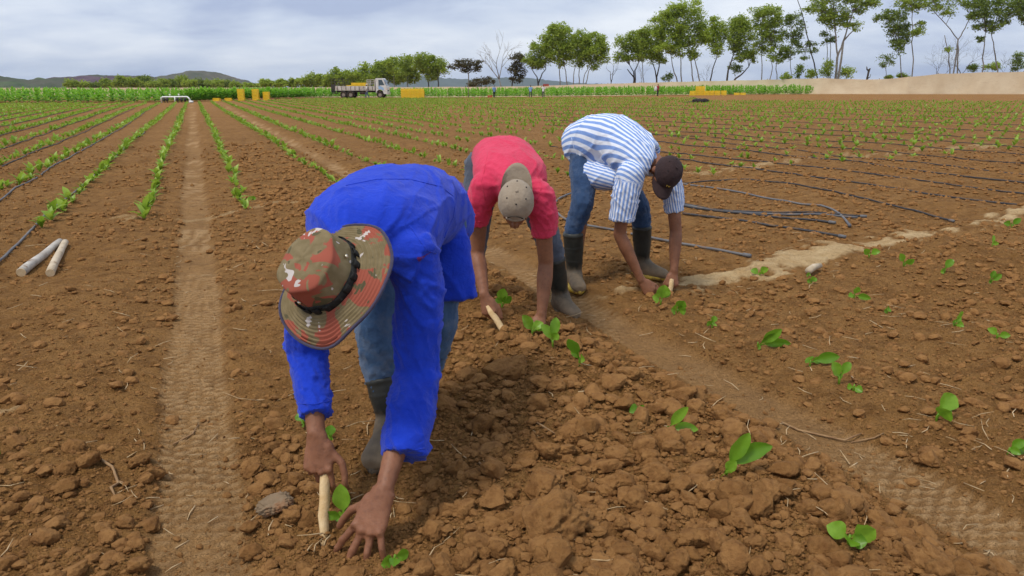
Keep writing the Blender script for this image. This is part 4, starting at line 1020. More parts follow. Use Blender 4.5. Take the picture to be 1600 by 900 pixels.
def build_straw():
    mb = MB(); n = 0
    while n < 620:
        Y = 1.3 * (6.5 / 1.3) ** rnd.random(); X = rnd.uniform(-.85, .85) * (Y + .2)
        z = gz(X, Y) + .006; L = rnd.uniform(.02, .075) * (1 + .12 * Y) * (2.2 if rnd.random() < .05 else 1); a = rnd.uniform(0, 6.28); d = Vector((math.cos(a), math.sin(a), rnd.uniform(-.1, .35))).normalized()
        s = Vector((-d.y, d.x, 0)) * rnd.uniform(-.3, .3); p = Vector((X, Y, z)); r = rnd.uniform(.0009, .0019) * (1 + .1 * Y)
        mb.tube([p, p + d * L * .5 + s * L * .5, p + d * L], [r, r, r * .6], 4); n += 1
    tag(link('straw', mb.mesh('straw', M['straw'])), 'bits of dry straw and root scattered over the soil', 'straw', None, 'stuff')
    for pts, r, lb in ((((1222, 655), (1248, 668), (1285, 676), (1320, 684), (1345, 680)), .0045, 'long thin root lying across the right tyre track'), (((1330, 686), (1365, 688), (1380, 683)), .003, 'short root right of the long one'),
                       (((160, 736), (178, 745), (186, 762), (175, 772), (182, 786)), .005, 'curly root loop left of the tyre track'), (((186, 760), (203, 762)), .0035, 'short straight root beside the curly one'), (((270, 690), (300, 672), (310, 656)), .0035, 'curved straw crossing the tyre track'),
                       (((515, 706), (545, 707), (580, 706)), .0022, 'straight stalk lying behind the forearm of the man in blue'), (((828, 688), (850, 706), (866, 718)), .004, 'root in the loosened strip left of the upright clod'), (((738, 738), (750, 762), (758, 772)), .004, 'bent straw below the sleeve of the man in blue')):
        P = [ground_pt(*p) for p in pts]; Q = [Vector((a, b, gz(a, b) + r * 1.6)) for a, b in P]; mb = MB(); mb.tube([q - Q[0] for q in Q], [r] * (len(Q) - 1) + [r * .5], 6)
        tag(link('dry_root', mb.mesh('dry_root', M['root']), None, Q[0]), lb, 'root')
    a, b = ground_pt(1262, 434), ground_pt(1280, 424); mb = MB(); A = Vector((a[0], a[1], gz(*a) + .03)); B = Vector((b[0], b[1], gz(*b) + .03)); mb.tube([Vector((0, 0, 0)), (B - A) * .5 + Vector((0, 0, .012)), B - A], [.026, .024, .020], 8)
    tag(link('wood_piece', mb.mesh('wood_piece', M['stake_tan']), None, A), 'short pale piece of wood on the sand line at right', 'wood')
build_straw()

# ------------------------------------------------------------------ far things: crates, truck, pipe frame, workers
M['yellow'] = mat2('yellow_plastic', (.84, .53, .012), (.90, .60, .03), 3, .5, .4, dirt=((.45, .24, .05), 5, .58, .75))
M['redplastic'] = mat2('red_plastic', (.42, .035, .02), (.5, .06, .03), 3, .5, .4)
def crate_mesh(mat):
    mb = MB(); a, b, h = .28, .20, .29
    mb.box((-a, -b, 0), (a, b, .02))
    for sx in (-1, 1):
        for sy in (-1, 1): mb.box((sx * a - .025, sy * b - .025, .01), (sx * a + .025, sy * b + .025, h - .005))
    for z0, z1 in ((.03, .085), (.105, .16), (.18, .225), (.245, h)):
        t = .016 if z1 < h else .03
        for s in (-1, 1):
            mb.box((-a + .02, s * b - t / 2, z0), (a - .02, s * b + t / 2, z1)); mb.box((s * a - t / 2, -b + .02, z0 + .001), (s * a + t / 2, b - .02, z1 - .001))
    for k in (-.14, 0, .14):
        for s in (-1, 1): mb.box((k - .012, s * b - .012, .02), (k + .012, s * b + .012, h - .006))
    return mb.mesh('crate', mat, False)
CR, CRR = crate_mesh(M['yellow']), crate_mesh(M['redplastic'])
def crate(x, y, z, rz, label, group, me=None):
    o = link('crate', me or CR, None, (x, y, z)); o.rotation_euler = (0, 0, rz); tag(o, label, 'crate', group); return o
def crate_stack(px0, px1, Y, layers, label, group, rows=1, ragged=0):
    mpp = Y * CT / FPX; x0, x1 = (px0 - 800) * mpp, (px1 - 800) * mpp; n = max(1, round((x1 - x0) / .6))
    for i in range(n):
        x = x0 + (x1 - x0) * (i + .5) / n
        for r in range(rows):
            for k in range(layers - (rnd.random() < ragged)):
                y = Y + r * .46; crate(x + rnd.uniform(-.015, .015), y + rnd.uniform(-.02, .02), float(terrain(x, Y)) + .01 + k * .293, rnd.uniform(-.05, .05), label, group)
crate_stack(330, 343, 75.5, 1, 'yellow crate on the ground, left of the low pair', 'low yellow crates left of the tall stacks')
crate_stack(349, 361, 76.5, 1, 'yellow crate on the ground, right of the low pair', 'low yellow crates left of the tall stacks')
crate_stack(369, 382.5, 78, 4, 'yellow crate in the left one of the two tall stacks', 'left tall crate stack')
crate_stack(392, 405, 79, 4, 'yellow crate in the right one of the two tall stacks', 'right tall crate stack')
crate_stack(409, 421.5, 80, 3, 'yellow crate in the lower stack right of the tall ones', 'lower crate stack left of the truck')
crate_stack(626.5, 662, 98.5, 4, 'yellow crate in the wide pile right of the truck', 'wide crate pile right of the truck', 2, .15)
RG = 'yellow crate pile before the beige fence'
crate_stack(1077.5, 1087, 100.5, 2, 'yellow crate at the left of the pile before the beige fence', RG)
crate_stack(1088, 1100.5, 101, 4, 'yellow crate in the highest stack of the pile before the beige fence', RG)
crate_stack(1101, 1116, 100.5, 2, 'yellow crate in the middle of the pile before the beige fence', RG)
crate_stack(1117.5, 1125.5, 100, 2, 'yellow crate right of the middle of the pile before the beige fence', RG)
crate_stack(1127, 1136, 100, 2, 'yellow crate at the right of the pile before the beige fence', RG)
crate_stack(1148, 1156, 100, 1, 'single yellow crate right of the pile, left one', RG)
crate_stack(1158, 1165.5, 100, 1, 'single yellow crate right of the pile, right one', RG)

M['white_paint'] = mat2('white_paint', (.62, .60, .55), (.74, .72, .68), 1.2, .45, .5, dirt=((.36, .27, .19), 2.2, .55, .75))
M['bed_paint'] = mat2('bed_paint', (.50, .46, .40), (.64, .60, .54), 1.5, .6, .4, dirt=((.28, .18, .11), 2.0, .5, .72))
M['dark_steel'] = mat2('dark_steel', (.035, .030, .027), (.075, .058, .045), 3, .65, .4, dirt=((.16, .09, .05), 3, .55, .75))
M['tyre'] = mat2('tyre', (.03, .027, .025), (.06, .048, .038), 5, .85, .2, dirt=((.17, .10, .06), 4, .5, .7))
M['rim'] = mat2('rim', (.30, .25, .19), (.42, .36, .29), 5, .6, .4)
M['lamp_orange'] = mat2('lamp_orange', (.7, .2, .02), (.75, .25, .03), 5, .3, .5)
M['lamp_clear'] = mat2('lamp_clear', (.7, .7, .7), (.8, .8, .8), 5, .15, .6)
gm, gt_, gb = new_mat('glass_dark', .06, .6); gb.inputs['Base Color'].default_value = (.05, .075, .085, 1); M['glass'] = gm
bm_, bt_, bb_ = new_mat('door_blue', .5, .4); bb_.inputs['Base Color'].default_value = (.32, .47, .66, 1); M['door_blue'] = bm_
def build_truck():
    Y = 98.6; x0 = (521 - 800) * Y * CT / FPX; z0 = float(terrain(x0 + 3, Y))
    root = bpy.data.objects.new('flatbed_truck', None); col.objects.link(root); root.location = (x0, Y, z0); root.rotation_euler = (0, 0, math.radians(-2.5))
    tag(root, 'white cab over flatbed truck parked along the crop carrying yellow crates', 'truck')
    def part(name, mb, mat, parent=root, smooth=False): return link(name, mb.mesh(name, M[mat], smooth), parent)
    w = 1.0
    mb = MB(); mb.box((.5, -.42, .72), (6.3, -.30, .92)); mb.box((.5, .30, .72), (6.3, .42, .92))
    for x in (.6, 1.6, 3.2, 4.4, 5.4): mb.box((x, -.31, .74), (x + .12, .31, .9))
    part('chassis', mb, 'dark_steel')
    mb = MB(); mb.box((.45, -w, .93), (5.62, w, 1.02)); part('bed_floor', mb, 'bed_paint')
    for k in range(3):
        a = .5 + k * 1.71
        for s in (-1, 1):
            mb = MB(); mb.box((a, s * w - .025, 1.025), (a + 1.68, s * w + .025, 1.50)); b = part('side_board', mb, 'bed_paint')
            mb = MB()
            for q in (.3, .85, 1.4): mb.box((a + q - .03, s * (w + .035) - .012, .97), (a + q + .03, s * (w + .035) + .012, 1.46))
            part('stanchion', mb, 'dark_steel', b)
    mb = MB(); mb.box((5.56, -w, 1.03), (5.63, w, 2.30)); hb = part('headboard', mb, 'bed_paint')
    mb = MB()
    for q in (-.98, -.33, .33, .98):  mb.box((4.6, q - .025, 1.51), (4.65, q + .025, 2.28))
    for s in (-1, 1):
        for z in (1.75, 2.0, 2.25): mb.box((4.6, s * .98 - .015, z), (5.55, s * .98 + .015, z + .05))
    part('front_rack', mb, 'bed_paint')
    mb = MB()
    for x in (.0, .5, 1.0, 1.7):
        for s in (-1, 1): mb.box((x - .025, s * .96 - .025, 1.03 if x > .4 else .7), (x + .025, s * .96 + .025, 2.38))
    for z in (1.7, 2.0, 2.34):
        for s in (-1, 1): mb.box((-.02, s * .96 - .02, z), (1.72, s * .96 + .02, z + .05))
        mb.box((-.022, -.96, z + .002), (.022, .96, z + .048))
    part('rear_rack', mb, 'dark_steel')
    mb = MB(); mb.box((-.03, -.95, .70), (.03, .95, 1.68)); part('tailgate', mb, 'dark_steel')
    mb = MB(); mb.box((.05, -.9, .55), (.42, .9, .68)); part('rear_bumper', mb, 'dark_steel')
    # cab: side profile extruded, slanted windscreen
    prof = [(5.72, .62), (5.72, 2.40), (5.80, 2.47), (6.55, 2.46), (6.68, 2.38), (7.06, 1.52), (7.12, 1.28), (7.14, .55), (6.75, .52), (6.62, .85), (6.42, 1.02), (6.02, 1.02), (5.84, .86), (5.76, .62)]
    mb = MB(); mb.prism(prof, -.92, .92); cab = part('cab', mb, 'white_paint')
    mb = MB(); mb.add([(6.705, -.80, 2.31), (6.705, .80, 2.31), (7.045, .84, 1.56), (7.045, -.84, 1.56), (6.715, -.80, 2.31), (6.715, .80, 2.31), (7.06, .84, 1.56), (7.06, -.84, 1.56)], [(0, 1, 2, 3), (7, 6, 5, 4), (0, 3, 7, 4), (1, 5, 6, 2), (0, 4, 5, 1), (3, 2, 6, 7)])
    part('windscreen', mb, 'glass', cab)
    for s in (-1, 1):
        mb = MB(); mb.prism([(6.02, 1.06), (6.44, 1.06), (6.66, .9), (6.92, .9), (6.98, 1.55), (6.60, 2.36), (6.02, 2.36)], s * .925, s * .94); d = part('door', mb, 'white_paint', cab)
        mb = MB(); mb.prism([(6.10, 1.60), (6.86, 1.60), (6.56, 2.27), (6.10, 2.27)], s * .942, s * .95); part('side_window', mb, 'glass', d)
        mb = MB(); mb.prism([(6.08, 1.10), (6.44, 1.10), (6.62, .98), (6.80, .98), (6.72, 1.30), (6.30, 1.52), (6.08, 1.52)], s * .9415, s * .946); part('door_panel', mb, 'door_blue', d)
        mb = MB(); mb.box((6.10, s * .962 - .012, 1.53), (6.26, s * .962 + .012, 1.57)); part('handle', mb, 'dark_steel', d)
        mb = MB(); mb.tube([(6.85, s * .94, 2.05), (6.98, s * 1.08, 2.1), (7.0, s * 1.12, 1.95)], .014, 5); mb.box((6.98, s * 1.12 - .08, 1.70), (7.02, s * 1.12 + .08, 2.02)); part('mirror', mb, 'dark_steel', cab)
        mb = MB(); mb.box((7.13, s * .68 - .17, .82), (7.17, s * .68 + .17, 1.02)); part('headlight', mb, 'lamp_clear', cab)
        mb = MB(); mb.box((7.10, s * .88 - .05, 1.06), (7.16, s * .88 + .05, 1.18)); part('indicator', mb, 'lamp_orange', cab)
    mb = MB(); mb.box((7.06, -.93, .46), (7.22, .93, .70)); part('front_bumper', mb, 'bed_paint', cab)
    mb = MB(); mb.box((7.13, -.45, .86), (7.155, .45, 1.0)); part('grille', mb, 'dark_steel', cab)
    def wheel(x, y, r, wd):
        mb = MB(); prof = [(r * .58, -wd), (r * .92, -wd), (r, -wd * .75), (r, wd * .75), (r * .92, wd), (r * .58, wd)]; n = 22
        V = [(x + a * math.cos(2 * math.pi * k / n), y + b, r + a * math.sin(2 * math.pi * k / n)) for k in range(n) for a, b in prof]; m = len(prof)
        mb.add(V, [(k * m + j, k * m + (j + 1) % m, ((k + 1) % n) * m + (j + 1) % m, ((k + 1) % n) * m + j) for k in range(n) for j in range(m)])
        t = part('wheel', mb, 'tyre', root, True)
        mb = MB(); s = -1 if y < 0 else 1
        mb.tube([(x, y - s * wd * .6, r), (x, y + s * wd * .35, r), (x, y + s * wd * .62, r)], [r * .575, r * .56, r * .5], 18); mb.tube([(x, y + s * wd * .6, r), (x, y + s * wd * .95, r)], [r * .2, r * .16], 10); part('rim', mb, 'rim', t)
    for s in (-1, 1): wheel(6.22, s * .80, .42, .12); wheel(2.42, s * .82, .43, .20); 
    for s in (-1, 1): wheel(1.50, s * .82, .43, .20)
    mb = MB(); mb.tube([(3.6, -.72, .66), (4.6, -.72, .66)], .2, 12); part('fuel_tank', mb, 'dark_steel')
    for s in (-1, 1):
        mb = MB(); n = 9; V = []
        for k in range(n):
            a = math.pi * (.08 + .84 * k / (n - 1))
            for r_ in (.50, .53):
                for q in (.62, .99): V.append((2.42 + r_ * math.cos(a), s * q, .43 + r_ * math.sin(a)))
        mb.add(V, [f for k in range(n - 1) for f in ((k * 4, k * 4 + 1, k * 4 + 5, k * 4 + 4), (k * 4 + 2, k * 4 + 6, k * 4 + 7, k * 4 + 3), (k * 4 + 1, k * 4 + 3, k * 4 + 7, k * 4 + 5))]); part('mudguard', mb, 'dark_steel')
    # the load
    for i in range(4):
        for r in range(3):
            for k in range(2 + (i < 4)):
                if k == 2 and i in (0,): continue
                crate(x0 + 2.15 + i * .62, Y - .55 + r * .5, z0 + 1.035 + k * .293, rnd.uniform(-.04, .04), 'yellow crate loaded on the bed of the flatbed truck', 'crates on the truck bed')
build_truck()

M['pvc'] = mat2('white_pvc', (.70, .69, .66), (.80, .79, .76), 3, .4, .5, dirt=((.4, .28, .18), 5, .6, .75))
def build_manifold():
    Y = 66.5; mpp = Y * CT / FPX; xc = (273 - 800) * mpp; z0 = float(terrain(xc, Y))
    root = bpy.data.objects.new('pipe_frame', None); col.objects.link(root); root.location = (xc, Y, z0); tag(root, 'low white pipe frame with dark valves at the left field edge', 'pipe frame')
    def part(name, mb, mat): return link(name, mb.mesh(name, M[mat]), root)
    mb = MB(); mb.tube([(-1.28, 0, 0), (-1.28, 0, .44), (-1.18, 0, .52), (.98, 0, .53), (1.08, -.02, .48), (1.34, -.1, .12)], .065, 10); part('main_pipe', mb, 'pvc')
    mb = MB(); mb.tube([(-.08, -.05, 0), (-.08, -.05, .50)], .055, 8); part('upright_pipe', mb, 'pvc')
    for x in (-.5, .28):
        mb = MB(); mb.tube([(x, 0, .56), (x, 0, .78)], [.04, .03], 8); mb.tube([(x - .1, 0, .74), (x + .1, 0, .74)], .02, 6); part('valve', mb, 'pvc')
    mb = MB(); mb.tube([(1.2, -.1, .1), (1.52, -.15, .1)], [.12, .09], 10); part('filter_end', mb, 'pvc')
    for x in (-1.0, -.75, .15, .5, .82):
        mb = MB(); mb.ball((x, -.1, .30), ((.13, 0, 0), (0, .12, 0), (0, 0, .17)), 8, 6); mb.tube([(x, -.1, .3), (x + .05, -.12, .02)], .03, 6); part('valve_body', mb, 'hose')
build_manifold()
def build_heap():
    x, y = ground_pt(1088, 160.2); z = float(terrain(x, y)); R = random.Random(5); mb = MB()
    for k in range(9):
        r = R.uniform(.35, .6); a0 = R.uniform(0, 6.28); pts = [(r * math.cos(a0 + t * .7) * 1.2 + .35, r * math.sin(a0 + t * .7) * .7, .05 + .03 * k + .02 * math.sin(t * 2 + k)) for t in range(9)]; mb.tube(pts, .035, 5)
    mb.ball((.38, 0, .10), ((.5, 0, 0), (0, .4, 0), (0, 0, .2)), 12, 6)
    for k in range(6): mb.tube([(.2, R.uniform(-.2, .2), .12), (-.6, R.uniform(-.3, .3), .05), (-1.1, R.uniform(-.3, .3), .03)], .03, 5)
    tag(link('hose_heap', mb.mesh('hose_heap', M['hose']), None, (x, y, z)), 'small dark heap of coiled hose on the bare soil at right', 'hose heap')
build_heap()

M['skin_far'] = mat2('skin_far', (.16, .075, .045), (.20, .10, .06), 6)
FM = {}
def fm(c):
    if c not in FM: FM[c] = mat2('far_cloth', c, tuple(x * .8 for x in c), 5, .9)
    return FM[c]
def far_person(px, Y, hpx, face, shirt, trous, hat, label, pose='stand', zoff=0.):
    mpp = Y * CT / FPX; x = (px - 800) * mpp; z = float(terrain(x, Y)) + zoff; k = hpx * Y * CT * CT / FPX / 1.72
    stride = .22 if pose == 'walk' else .05
    def pt(a, b, c): return Vector((a, b, c)) * k
    armL = [pt(.20, 0, 1.42), pt(.27, .03, 1.14), pt(.24, .12, .90)]; armR = [pt(-.20, 0, 1.42), pt(-.27, .03, 1.14), pt(-.24, .12, .90)]
    if pose == 'carry': armL = [pt(.20, 0, 1.42), pt(.34, .1, 1.28), pt(.22, .05, 1.56)]
    if pose == 'hold': armL = [pt(.20, 0, 1.42), pt(.26, .05, 1.15), pt(.14, .30, 1.12)]; armR = [pt(-.20, 0, 1.42), pt(-.26, .05, 1.15), pt(-.12, .30, 1.12)]
    legs = [[pt(.10, 0, .92), pt(.11, stride * .6, .50), pt(.11, stride * .6, .08)], [pt(-.10, 0, .92), pt(-.11, -stride * .2, .50), pt(-.11, -stride, .10)]]
    mb = MB(); mb.ball(pt(0, .02, 1.60), (pt(.075, 0, 0), pt(0, .095, 0), pt(0, 0, .115)), 10, 8); mb.cap(pt(0, 0, 1.38), .06 * k, pt(0, .01, 1.55), .055 * k, 8); mb.ball(pt(0, .115, 1.585), (pt(.015, 0, 0), pt(0, .02, 0), pt(0, 0, .025)), 6, 5)
    mb.tube([pt(0, 0, .86), pt(0, 0, 1.1), pt(0, 0, 1.34), pt(0, 0, 1.44)], [(.15 * k, .10 * k), (.14 * k, .09 * k), (.18 * k, .10 * k), (.1 * k, .07 * k)], 12, side=(1, 0, 0))
    for a in (armL, armR): mb.cap(a[0], .05 * k, a[1], .042 * k, 8); mb.cap(a[1], .042 * k, a[2], .032 * k, 8); d = (a[2] - a[1]).normalized(); mb.cap(a[2], .035 * k, a[2] + d * .10 * k, .028 * k, 8)
    for a in legs: mb.cap(a[0], .075 * k, a[1], .055 * k, 8); mb.cap(a[1], .055 * k, a[2], .04 * k, 8)
    V, N, F = remesh(mb, .022 * k, 3)
    root = link('person', add_mesh('person', V, F, M['skin_far']), None, (x, Y, z)); root.rotation_euler = (0, 0, face); tag(root, label, 'person')
    mb = MB(); mb.tube([pt(0, 0, .80), pt(0, 0, .9), pt(0, 0, 1.1), pt(0, 0, 1.34), pt(0, 0, 1.46)], [(.19 * k, .135 * k), (.185 * k, .13 * k), (.175 * k, .12 * k), (.215 * k, .13 * k), (.11 * k, .08 * k)], 14, side=(1, 0, 0))
    for a in (armL, armR): mb.cap(a[0], .07 * k, a[0].lerp(a[1], .85), .062 * k, 8)
    V, N, F = remesh(mb, .022 * k, 3); link('shirt', add_mesh('shirt', V, F, fm(shirt)), root)
    mb = MB(); mb.ball(pt(0, 0, .9), (pt(.17, 0, 0), pt(0, .115, 0), pt(0, 0, .12)), 12, 8)
    for a in legs: mb.cap(a[0], .095 * k, a[1], .075 * k, 8); mb.cap(a[1], .075 * k, a[2], .06 * k, 8)
    V, N, F = remesh(mb, .022 * k, 3); link('trousers', add_mesh('trousers', V, F, fm(trous)), root)
    for a in legs:
        mb = MB(); b = a[2]; mb.tube([b + pt(0, -.07, -.055), b + pt(0, .02, -.045), b + pt(0, .12, -.06), b + pt(0, .18, -.065)], [(.04 * k, .035 * k), (.045 * k, .045 * k), (.045 * k, .03 * k), (.03 * k, .018 * k)], 8, side=(1, 0, 0), round_ends=False); link('shoe', mb.mesh('shoe', M['dark_steel']), root)
    mb = MB(); mb.ball(pt(0, .0, 1.655), (pt(.088, 0, 0), pt(0, .105, 0), pt(0, 0, .075)), 12, 6); mb.tube([pt(0, .06, 1.64), pt(0, .19, 1.63)], [(.07 * k, .012 * k), (.055 * k, .008 * k)], 8, side=(1, 0, 0)); link('cap', mb.mesh('cap', fm(hat)), root)
    return x, z, k
far_person(573, 97.1, 22, 1.9, (.62, .60, .56), (.10, .14, .22), (.60, .58, .54), 'person in white shirt and jeans walking beside the truck', 'walk')
far_person(772, 99.5, 19, -2.6, (.20, .36, .60), (.03, .035, .05), (.30, .38, .5), 'person in blue shirt standing next to a red crate', 'stand')
x_, z_, _ = far_person(829, 99.0, 19, 2.9, (.24, .40, .66), (.07, .07, .09), (.12, .10, .09), 'person in light blue shirt walking left of the crate carrier', 'walk')
x_, z_, k_ = far_person(849, 98.5, 19.5, 2.6, (.68, .67, .66), (.12, .11, .11), (.10, .08, .07), 'person in white shirt carrying a red crate on the shoulder', 'carry')
crate(x_ + .32, 98.45, z_ + 1.52 * k_, .5, 'red crate carried on the shoulder of the person in white', 'red crates', CRR)
mp = 99.2 * CT / FPX; crate((765.5 - 800) * mp, 99.2, float(terrain((765.5 - 800) * mp, 99.2)) + .01, .1, 'red crate on the ground beside the person in blue', 'red crates', CRR)
x_, z_, k_ = far_person(1028, 99.5, 18.5, -2.4, (.40, .03, .045), (.035, .035, .045), (.22, .05, .05), 'person in dark red shirt holding a white sack before the crop', 'hold')
mb = MB(); mb.tube([(0, 0, 0), (0, 0, .15), (.02, 0, .42), (0, 0, .58), (0, 0, .64)], [(.14, .1), (.2, .15), (.18, .13), (.1, .07), (.04, .04)], 10, side=(1, 0, 0))
tag(link('sack', mb.mesh('sack', fm((.66, .64, .62))), None, (x_ - .36, 99.15, z_ + .62)), 'white sack held in front by the person in dark red', 'sack')

# ------------------------------------------------------------------ the three men
def skin_mat():
    m, t, b = new_mat('skin', .55, .35)
    c = mixc(t, maprange(t, noise_f(t, 14, 5, .6), .35, .65), (.20, .080, .038), (.265, .112, .056))
    c = mixc(t, maprange(t, noise_f(t, 70, 4, .6), .5, .72, 0, .5), c, (.13, .05, .027))
    t.links.new(c, b.inputs['Base Color']); b.inputs['Subsurface Weight'].default_value = .08; b.inputs['Subsurface Radius'].default_value = (.01, .004, .002)
    bump(t, b, noise_f(t, 160, 4, .6), .35, .003)
    return m
M['skin'] = skin_mat()
def cloth_fabric(name, c1, c2, weave=900, rough=.9, dirt=None, sheen=.15):
    m, t, b = new_mat(name, rough, .12)
    c = mixc(t, maprange(t, noise_f(t, 9, 5, .6), .3, .7), c1, c2)
    if dirt: c = mixc(t, maprange(t, noise_f(t, dirt[1], 5, .65), dirt[2], dirt[3], 0, dirt[4]), c, dirt[0])
    t.links.new(c, b.inputs['Base Color']); b.inputs['Sheen Weight'].default_value = sheen; b.inputs['Sheen Roughness'].default_value = .5
    a = t.nodes.new('ShaderNodeMath'); a.operation = 'MULTIPLY_ADD'; a.inputs[1].default_value = .25
    t.links.new(noise_f(t, weave, 2, .5), a.inputs[0]); t.links.new(noise_f(t, 38, 4, .55, dist=.6), a.inputs[2])
    bump(t, b, a.outputs[0], .7, .008)
    return m
M['blue_shirt'] = cloth_fabric('blue_cotton', (.010, .040, .46), (.014, .055, .56), dirt=((.010, .032, .36), 24, .5, .75, .6))
M['purple'] = cloth_fabric('purple_cotton', (.10, .015, .11), (.13, .02, .15))
M['pink_shirt'] = cloth_fabric('pink_cotton', (.60, .035, .085), (.68, .05, .11), dirt=((.50, .028, .065), 20, .5, .75, .6))
M['denim'] = cloth_fabric('denim_blue', (.035, .075, .15), (.075, .14, .25), 700, dirt=((.15, .17, .20), 13, .5, .72, .6))
M['denim_dark'] = cloth_fabric('denim_dark', (.018, .042, .10), (.045, .085, .17), 700, dirt=((.09, .12, .18), 11, .52, .72, .6))
M['denim_pale'] = cloth_fabric('pale_blue_cotton', (.45, .52, .68), (.56, .62, .74))
M['denim_grey'] = cloth_fabric('denim_grey', (.055, .065, .085), (.095, .11, .14), 700, dirt=((.16, .15, .14), 13, .55, .75, .5))
M['khaki'] = cloth_fabric('khaki_twill', (.30, .235, .165), (.36, .285, .205), dirt=((.24, .18, .12), 30, .5, .75, .6))
M['brown_cap'] = cloth_fabric('brown_twill', (.033, .020, .020), (.050, .031, .030), sheen=.05)
M['hair'] = mat2('dark_hair', (.010, .008, .007), (.02, .016, .013), 60, .6, .3, .6, 220)
def stripe_mat():
    m, t, b = new_mat('striped_cotton', .9, .12)
    at = nd(t, 'ShaderNodeAttribute', attribute_name='stripe')
    mu = t.nodes.new('ShaderNodeMath'); mu.operation = 'MULTIPLY'; mu.inputs[1].default_value = 1 / .0235; t.links.new(at.outputs['Fac'], mu.inputs[0])
    fr = t.nodes.new('ShaderNodeMath'); fr.operation = 'FRACT'; t.links.new(mu.outputs[0], fr.inputs[0])
    pp = t.nodes.new('ShaderNodeMath'); pp.operation = 'PINGPONG'; pp.inputs[1].default_value = .5; t.links.new(fr.outputs[0], pp.inputs[0])
    f = maprange(t, pp.outputs[0], .20, .28)
    # hair line in the middle of each white stripe
    c = mixc(t, f, (.72, .75, .80), (.17, .29, .60))
    c = mixc(t, maprange(t, noise_f(t, 400, 2), .45, .7, 0, .3), c, (.55, .62, .75))
    t.links.new(c, b.inputs['Base Color']); bump(t, b, noise_f(t, 40, 4, .55, dist=.6), .4, .006)
    return m
M['stripe'] = stripe_mat()
def camo_mat():
    m, t, b = new_mat('camouflage', .9, .12)
    a = noise_f(t, 13, 2.5, .45, dist=.9); c1 = noise_f(t, 17, 2, .45, dist=.7, stretch=(1, 1, 1.2)); tc = nd(t, 'ShaderNodeTexCoord')
    mp = nd(t, 'ShaderNodeMapping'); mp.inputs['Location'].default_value = (4.1, 2.7, 9.3); t.links.new(tc.outputs['Object'], mp.inputs[0])
    n3 = nd(t, 'ShaderNodeTexNoise', Scale=19., Detail=2., Roughness=.5, Distortion=.6); t.links.new(mp.outputs[0], n3.inputs['Vector'])
    base = mixc(t, maprange(t, noise_f(t, 45, 4), .35, .65), (.165, .125, .062), (.21, .16, .085))
    c = mixc(t, maprange(t, a, .50, .515), base, (.30, .082, .052))
    c = mixc(t, maprange(t, n3.outputs['Fac'], .655, .665), c, (.50, .44, .40))
    c = mixc(t, maprange(t, c1, .63, .64), c, (.10, .085, .045))
    t.links.new(c, b.inputs['Base Color']); bump(t, b, noise_f(t, 700, 2), .3, .002)
    return m
M['camo'] = camo_mat()
M['band'] = mat2('black_webbing', (.010, .010, .009), (.022, .021, .018), 60, .8, .3, .5, 300)
M['trim'] = cloth_fabric('navy_binding', (.045, .038, .07), (.075, .065, .105))
M['brass'] = mat2('brass', (.62, .55, .42), (.75, .68, .52), 40, .3, .5, metallic=.9)
def boot_mat():
    m, t, b = new_mat('rubber_boot', .5, .25)
    tc = nd(t, 'ShaderNodeTexCoord'); sp = nd(t, 'ShaderNodeSeparateXYZ'); t.links.new(tc.outputs['Object'], sp.inputs[0])
    base = mixc(t, maprange(t, noise_f(t, 9, 4), .35, .65), (.020, .021, .018), (.040, .040, .034))
    n = noise_f(t, 16, 6, .65)
    ad = t.nodes.new('ShaderNodeMath'); ad.operation = 'MULTIPLY_ADD'; ad.inputs[1].default_value = -5.6; t.links.new(sp.outputs['Z'], ad.inputs[0]); t.links.new(n, ad.inputs[2])
    c = mixc(t, maprange(t, ad.outputs[0], -.42, .22, 0, .95), base, (.255, .185, .115))     # dried soil splashed up from the foot
    t.links.new(c, b.inputs['Base Color']); t.links.new(maprange(t, ad.outputs[0], -.4, .2, .42, .95), b.inputs['Roughness'])
    bump(t, b, noise_f(t, 60, 4), .3, .004)
    return m
M['boot'] = boot_mat()
M['sole_yellow'] = mat2('yellow_sole', (.52, .34, .03), (.60, .42, .06), 12, .7, .3, dirt=((.22, .13, .06), 20, .5, .65))
M['sole_dark'] = mat2('dark_sole', (.16, .12, .08), (.24, .17, .11), 12, .9, .2)
M['stick'] = mat2('peeled_stick', (.55, .36, .16), (.66, .48, .26), 25, .7, .3, .4, 90, dirt=((.30, .16, .07), 18, .55, .72))

